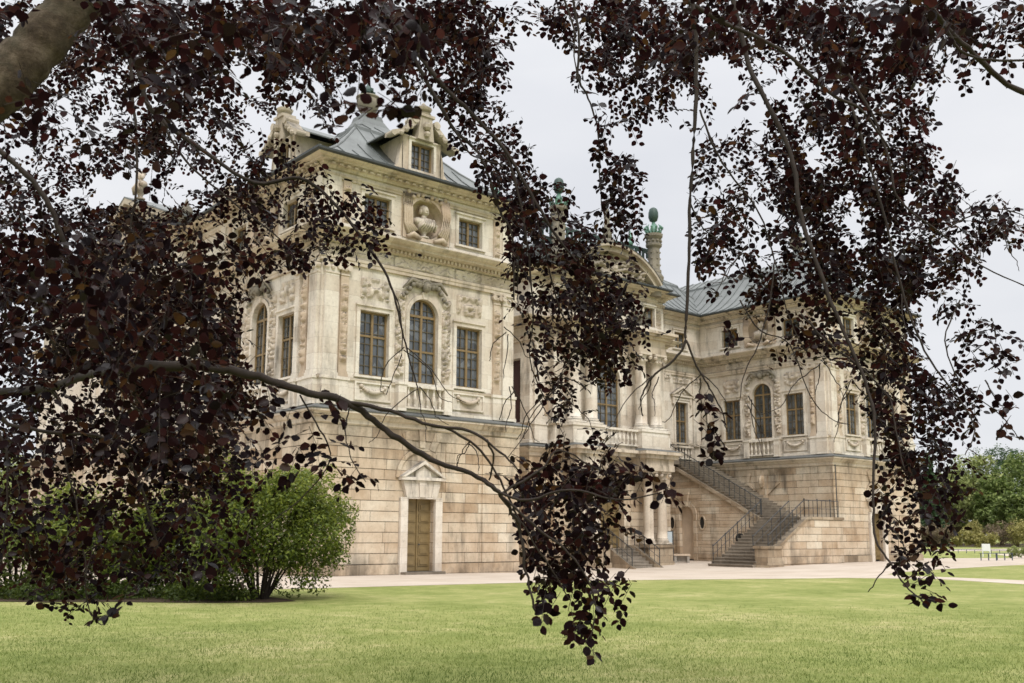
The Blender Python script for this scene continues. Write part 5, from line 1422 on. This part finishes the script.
# ------------------------------------------------------------------ shrubs and trees
QF = [(0,1,2,3)]
def cloud(cl, n, size, rs, flat=.0, up=.3):
    """leaf quads spread through a set of ellipsoid clumps (c, r, weight)"""
    w = np.array([c[2] for c in cl], float); w /= w.sum(); idx = rs.choice(len(cl), n, p=w)
    C_ = np.array([c[0] for c in cl])[idx]; R0 = np.array([c[1] for c in cl])[idx]
    d = rs.normal(size=(n,3)); d /= np.linalg.norm(d, axis=1, keepdims=True)
    r = rs.uniform(.45, 1.05, n)**.6
    P = C_ + d*r[:,None]*R0
    nrm = d*.6 + rs.normal(size=(n,3))*.6 + np.array([0,0,up]); nrm /= np.linalg.norm(nrm, axis=1, keepdims=True)
    t = np.cross(nrm, rs.normal(size=(n,3))); t /= np.linalg.norm(t, axis=1, keepdims=True); b = np.cross(nrm, t)
    s = size*rs.uniform(.6, 1.3, n)[:,None]
    V = np.stack([P-t*s, P-b*s*.45, P+t*s, P+b*s*.45], 1)
    return V, rs.uniform(0, 1, n)
def shrub(x, y, w, d, h, mat, label, n, size, seed, name='shrub', cat='shrub', group=None, stems=True):
    rs = np.random.RandomState(seed); z = G(x, y); root = empty(name, (x,y,z)); tag(root, label, cat, group)
    cl = []
    m = 85
    for k in range(m):
        a = rs.uniform(0, 2*math.pi); e = rs.uniform(-.75, 1.); q = rs.uniform(.5, .97)
        hh = h*(.5+(.42 if e > 0 else .58)*e*q); rad = math.sqrt(max(.1, 1-(e*.85)**2))*q
        r = rs.uniform(.07, .19)*h
        cl.append(((w/2*rad*math.cos(a)*.92, d/2*rad*math.sin(a)*.92, max(hh, r*.8)), (r, r, r*.9), r*r))
    for k in range(int(30 if stems else 0)):
        a = rs.uniform(0, 2*math.pi); q = rs.uniform(.3, .82); r = h*rs.uniform(.06, .11)
        cl.append(((w/2*q*math.cos(a), d/2*q*math.sin(a), h*rs.uniform(.07, .36)), (r*1.2, r*1.2, r), r*r*.8))
    for k in range(34):
        a = rs.uniform(0, 2*math.pi); e = rs.uniform(-.4, 1.15); rad = math.sqrt(max(.05, 1-(min(e,1)*.85)**2))*rs.uniform(.95, 1.12); r = h*.05
        cl.append(((w/2*rad*math.cos(a)*.95, d/2*rad*math.sin(a)*.95, h*(.5+.45*e)), (r, r, r*1.7), r*r*.9))
    V, t = cloud(cl, n, size, rs)
    # twigs growing out of the outline
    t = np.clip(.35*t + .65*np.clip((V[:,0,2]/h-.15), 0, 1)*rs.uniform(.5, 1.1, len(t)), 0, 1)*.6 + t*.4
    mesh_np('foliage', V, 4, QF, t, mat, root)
    if stems:
        b = MB(); rr = random.Random(seed)
        for k in range(18):
            a = rr.uniform(0, 2*math.pi); q = rr.uniform(.3, .85)
            e = Vector((w/2*q*math.cos(a), d/2*q*math.sin(a), h*rr.uniform(.4,.8)))
            b.tube([Vector((.12*math.cos(a),.12*math.sin(a),-.05)), e*.4+Vector((rr.uniform(-.1,.1),rr.uniform(-.1,.1),.1)), e], [.035,.022,.008], 5)
        b.build('stem', 'twig', root)
    return root
def at(px, D): 
    a = (px-512)/FPX; q = CAM + Fv*D + Rv*(a*D*math.cos(PIT)); return q.x, q.y
x, y = at(264, 25.2); shrub(x, y, 4.75, 3.8, 3.6, 'green', 'rounded bright green shrub with bare dark stems at the foot, right end of the row', 42000, .05, 1, group=None)
x, y = at(185, 26.5); shrub(x, y, 3.2, 2.6, 2.9, 'green', 'green shrub behind the hanging beech leaves, next left of the rounded bright one', 14000, .055, 2)
x, y = at(105, 25.8); shrub(x, y, 4.0, 3, 2.8, 'green', 'spreading yellow-green shrub behind the beech leaves, third from the right in its row', 16000, .055, 3)
x, y = at(22, 26.5); shrub(x, y, 4.2, 3, 3.0, 'green', 'light green shrub at the left edge of the lawn, leftmost one in view', 16000, .055, 4)
x, y = at(-70, 27); shrub(x, y, 4.2, 3, 3.0, 'green', 'green shrub beyond the left end of the row', 6000, .07, 5)
P_ = [at(-160,23.6), at(0,23.9), at(60,23.8), at(120,24.0), at(180,23.85), at(230,23.9), at(275,24.1), at(300,24.6), at(290,25.3), at(230,28), at(120,28.5), at(0,28.5), at(-160,29)]
sheet('shrub_bed', P_, 'soil', .012)
# low growth at the foot of the shrubs
rs = np.random.RandomState(5); cl = []
for k in range(90):
    xx, yy = at(rs.uniform(-60, 245), rs.uniform(24.3, 26.4)); cl.append(((xx, yy, G(xx,yy)+.15), (.45,.4,.28), 1))
V, t = cloud(cl, 16000, .045, rs); o = mesh_np('ground_cover', V, 4, QF, t*.3, 'green'); o['kind'] = 'stuff'; tag(o, 'dark leafy ground cover under the shrubs', 'ground cover')

def tree(x, y, h, w, mat, label, seed, n=5000, size=.5, conifer=False, group='trees beyond the far lawn'):
    rs = np.random.RandomState(seed); z = -.07; name = 'conifer' if conifer else 'broadleaf_tree'; root = empty(name, (x,y,z)); tag(root, label, 'tree', group)
    cl = []
    m = 70
    for k in range(m):
        a = rs.uniform(0, 2*math.pi)
        if conifer:
            e = rs.uniform(.04, 1); q = (1-e)**.8*rs.uniform(.4, 1); r = h*(.05+.05*(1-e))
            cl.append(((w/2*q*math.cos(a), w/2*q*math.sin(a), h*e*.96), (r, r, r*1.2), r*r))
        else:
            e = rs.uniform(0., 1); prof = math.sin(math.pi*(.12+.80*e))**.6; q = prof*rs.uniform(.45, .92); r = h*rs.uniform(.055, .12)
            cl.append(((w/2*q*math.cos(a), w/2*q*math.sin(a), h*(.16+.76*e)), (r*1.2, r*1.2, r*.8), r*r))
    V, t = cloud(cl, n, size, rs, up=.6)
    t = np.clip(.5*t+.5*rs.permutation(t), 0, 1)
    mesh_np('crown', V, 4, QF, t, mat, root)
    b = MB(); b.tube([(0,0,-.3),(0,0,h*.3),(.3,.2,h*.8)], [h*.03,h*.02,h*.006], 8)
    for k in range(6):
        a = k*1.1; b.tube([(0,0,h*(.2+.06*k)), (w*.28*math.cos(a), w*.28*math.sin(a), h*(.4+.07*k))], [h*.01,h*.004], 6)
    b.build('trunk', 'bark', root)
TR = [(932, 150, 13.5, 5, 'tree2', 'slim dark conifer close to the right end of the palace', 1), (955, 175, 13, 11, 'tree3', 'light green rounded tree right of the dark conifer', 0),
      (1003, 225, 22.5, 17, 'tree2', 'tallest dark green tree standing behind the pale ones', 0), (978, 170, 15.5, 11, 'tree3', 'pale yellow-green tree in the middle of the far group', 0),
      (1002, 165, 11.5, 9, 'tree1', 'mid green tree in front of the tallest dark one', 0), (1030, 168, 15.5, 12, 'tree1', 'soft green tree cut by the right edge of the photo', 0),
      (915, 190, 12, 9, 'tree1', 'green tree half hidden behind the palace corner', 0), (1060, 190, 19, 14, 'tree1', 'large green tree just past the right edge', 0),
      (985, 200, 14, 12, 'tree1', 'green tree filling the gap behind the pale yellow-green one', 0), (1018, 150, 8.5, 7, 'tree1', 'small grey-green tree in front of the soft green one', 0)]
for k, (px, D, h, w, mt, lb, cf) in enumerate(TR):
    x, y = at(px, D); tree(x, y, h, w, mt, lb, 40+k, n=7000, size=.30, conifer=bool(cf))
SHB = [(925,142,3.2,4.5,'tree4','bronze-tinted rounded shrub nearest the palace on the far border'), (946,140,3.4,6,'tree4','wide bronze and pink shrub in the far border'), (966,138,2.4,4,'tree5','low yellow-green shrub in the far border'),
       (974,144,3.8,3,'tree5','upright golden shrub behind the low yellow-green one'), (985,137,2.2,5,'tree5','long low golden-green shrub in the middle of the far border'), (1003,139,3.6,6,'tree4','dark bronze rounded shrub in the far border'), (1026,136,4.2,5,'tree5','round yellowish shrub at the right edge of the photo')]
for k, (px, D, h, w, mt, lb) in enumerate(SHB):
    x, y = at(px, D); shrub(x, y, w, w*.8, h, mt, lb, 2600, .14, 80+k, name='border_shrub', group='shrubs along the far lawn', stems=False)
x, y = at(1012, 175); 
b_ = [at(880,146), at(1060,141), at(1100,200), at(870,210)]
sheet('woodland_floor', b_, 'soil', .02, res=500)
# clipped hedge at right
x, y = at(1021, 74); shrub(x, y, 2.6, 2.0, .95, 'tree3', 'low clipped light green hedge at the right edge beside the blue benches', 5000, .05, 99, name='hedge', cat='hedge', stems=False)
# pale far trees beyond the left shrubs
for k, (px, D, h) in enumerate(((-20,120,10),(18,140,12),(50,170,11),(-70,120,12))):
    x, y = at(px, D); tree(x, y, h, h*.8, 'tree3', ['pale tree beyond the left shrubs, left one of the far pair', 'pale far tree glimpsed above the leftmost shrub', 'pale green far tree by the left end of the palace', 'pale far tree outside the left edge'][k], 140+k, n=3500, size=.35, group='far trees left of the palace')

# benches / railing far right
def bench(px, D, L_, label):
    x, y = at(px, D); r = empty('park_bench', (x,y,G(x,y)), YAW-math.pi/2); tag(r, label, 'bench', 'blue benches on the far path')
    b = MB(); b.box(-L_/2, L_/2, -.16, .16, .46, .49); b.build('seat', 'blue', r)
    for s in (-1, 0, 1):
        q = MB(); q.box(s*L_*.46-.025, s*L_*.46+.025, -.025, .025, 0, .45); q.build('leg', 'blue', r)
bench(988, 67, 1.1, 'blue bench left of the pair, beside the white notice'); bench(1004, 68, 1.1, 'blue bench right of the pair, nearest the hedge')
x, y = at(986, 78); r = empty('notice_board', (x,y,G(x,y)), YAW-math.pi/2); tag(r, 'small white notice board on two legs by the far path', 'notice board')
b = MB(); b.box(-.32, .32, -.03, .03, .45, 1.0); b.build('panel', 'white', r)
for s in (-1, 1): b = MB(); b.box(s*.28-.03, s*.28+.03, -.03, .03, 0, .45); b.build('post', 'white', r)
# low dark rail along the far path
P0 = Vector((*at(870,96),0)); P1 = Vector((*at(1050,92),0)); b = MB(); n = 22
for k in range(n+1):
    q = P0.lerp(P1, k/n); q.z = -.07; b.tube([q, q+Vector((0,0,.35))], .03, 5)
b.tube([P0+Vector((0,0,.25)), P1+Vector((0,0,.25))], .03, 5)
o = b.build('low_rail', 'blue'); tag(o, 'low dark blue rail running along the far edge of the path', 'railing')

# ------------------------------------------------------------------ near grass blades
rs = np.random.RandomState(12); n = 90000
Dd = 9.5 + 15*rs.power(1.25, n)[::-1]*rs.uniform(0,1,n)**.5; az = rs.uniform(-.58, .58, n)
X = CAM.x + Fv.x*Dd + Rv.x*Dd*az; Y = CAM.y + Fv.y*Dd + Rv.y*Dd*az
Z = np.full(n, -.07); hgt = rs.uniform(.018, .05, n); a = rs.uniform(0, 2*np.pi, n); wd = .004
lean = rs.normal(0, .018, (n,2))
V = np.stack([np.stack([X-wd*np.cos(a), Y-wd*np.sin(a), Z], 1), np.stack([X+wd*np.cos(a), Y+wd*np.sin(a), Z], 1), np.stack([X+lean[:,0], Y+lean[:,1], Z+hgt], 1)], 1)
pch = np.array([mn.noise(Vector((float(p)*.6, float(q)*.6, 0.))) for p, q in zip(X, Y)])
tt = np.clip(.42+pch*.6+rs.normal(0,.2,n), 0, 1)
o = mesh_np('grass', V, 3, [(0,1,2)], tt, 'grass'); o['kind'] = 'stuff'; tag(o, 'short grass blades of the near lawn', 'grass')

# ------------------------------------------------------------------ light, sky, camera
w = bpy.data.worlds.new('World'); sc.world = w; w.use_nodes = True; nt = w.node_tree
bg = nt.nodes['Background']
sky = nt.nodes.new('ShaderNodeTexSky'); sky.sky_type = 'NISHITA'; sky.sun_disc = False
EL, AZ = R_(52), R_(215)
sky.sun_elevation = EL; sky.sun_rotation = math.pi/2-(-1.95)+0
tc = nt.nodes.new('ShaderNodeTexCoord')
sxyz = nt.nodes.new('ShaderNodeSeparateXYZ'); L(nt, tc.outputs['Generated'], sxyz.inputs[0])
grad = ramp(nt, sxyz.outputs[2], [(0., (5.25,5.32,5.48)), (.3, (5.4,5.45,5.6)), (.52, (5.9,5.95,6.1)), (.75, (13.,13.,13.)), (1., (20.,20.,20.))])
cl_ = noise(nt, mapped(nt, tc.outputs['Generated'], (1.6,1.6,5.)), 1.3, 5, .55)
cc = ramp(nt, cl_, [(.3, (.90,.91,.935)), (.7, (1.06,1.055,1.05))])
over = mixc(nt, 1., grad, cc, 'MULTIPLY')
mx = mixc(nt, .96, sky.outputs[0], over)
L(nt, mx, bg.inputs[0]); bg.inputs[1].default_value = .115
sd = bpy.data.lights.new('Sun', 'SUN'); sd.energy = 1.5; sd.angle = R_(14); sd.color = (1., .96, .9)
so = bpy.data.objects.new('sun', sd); COL.objects.link(so)
sun_from = Vector((math.cos(-1.95)*math.cos(EL), math.sin(-1.95)*math.cos(EL), math.sin(EL)))
so.rotation_euler = (-sun_from).to_track_quat('-Z', 'Y').to_euler()
sc.view_settings.view_transform = 'Standard'; sc.view_settings.look = 'None'; sc.view_settings.gamma = 1; sc.view_settings.exposure = 0.45

cd = bpy.data.cameras.new('Camera'); cam = bpy.data.objects.new('Camera', cd); COL.objects.link(cam); sc.camera = cam
cd.sensor_width = 36; cd.sensor_fit = 'HORIZONTAL'; cd.lens = FPX*36/1024; cd.shift_y = SH/1024; cd.clip_end = 4000; cd.clip_start = .05
fwd = Fv*math.cos(PIT)+Uv*math.sin(PIT); upv = -Fv*math.sin(PIT)+Uv*math.cos(PIT)
r2 = Rv*math.cos(ROLL)+upv*math.sin(ROLL); u2 = -Rv*math.sin(ROLL)+upv*math.cos(ROLL)
mt = Matrix((( r2.x,u2.x,-fwd.x,CAM.x), (r2.y,u2.y,-fwd.y,CAM.y), (r2.z,u2.z,-fwd.z,CAM.z), (0,0,0,1)))
cam.matrix_world = mt
cd.dof.use_dof = True; cd.dof.focus_distance = 9.5; cd.dof.aperture_fstop = 4.5
sc.render.engine = 'CYCLES'
sc.render.resolution_x = 1024; sc.render.resolution_y = 683
sc.cycles.use_denoising = True
sc.cycles.max_bounces = 6
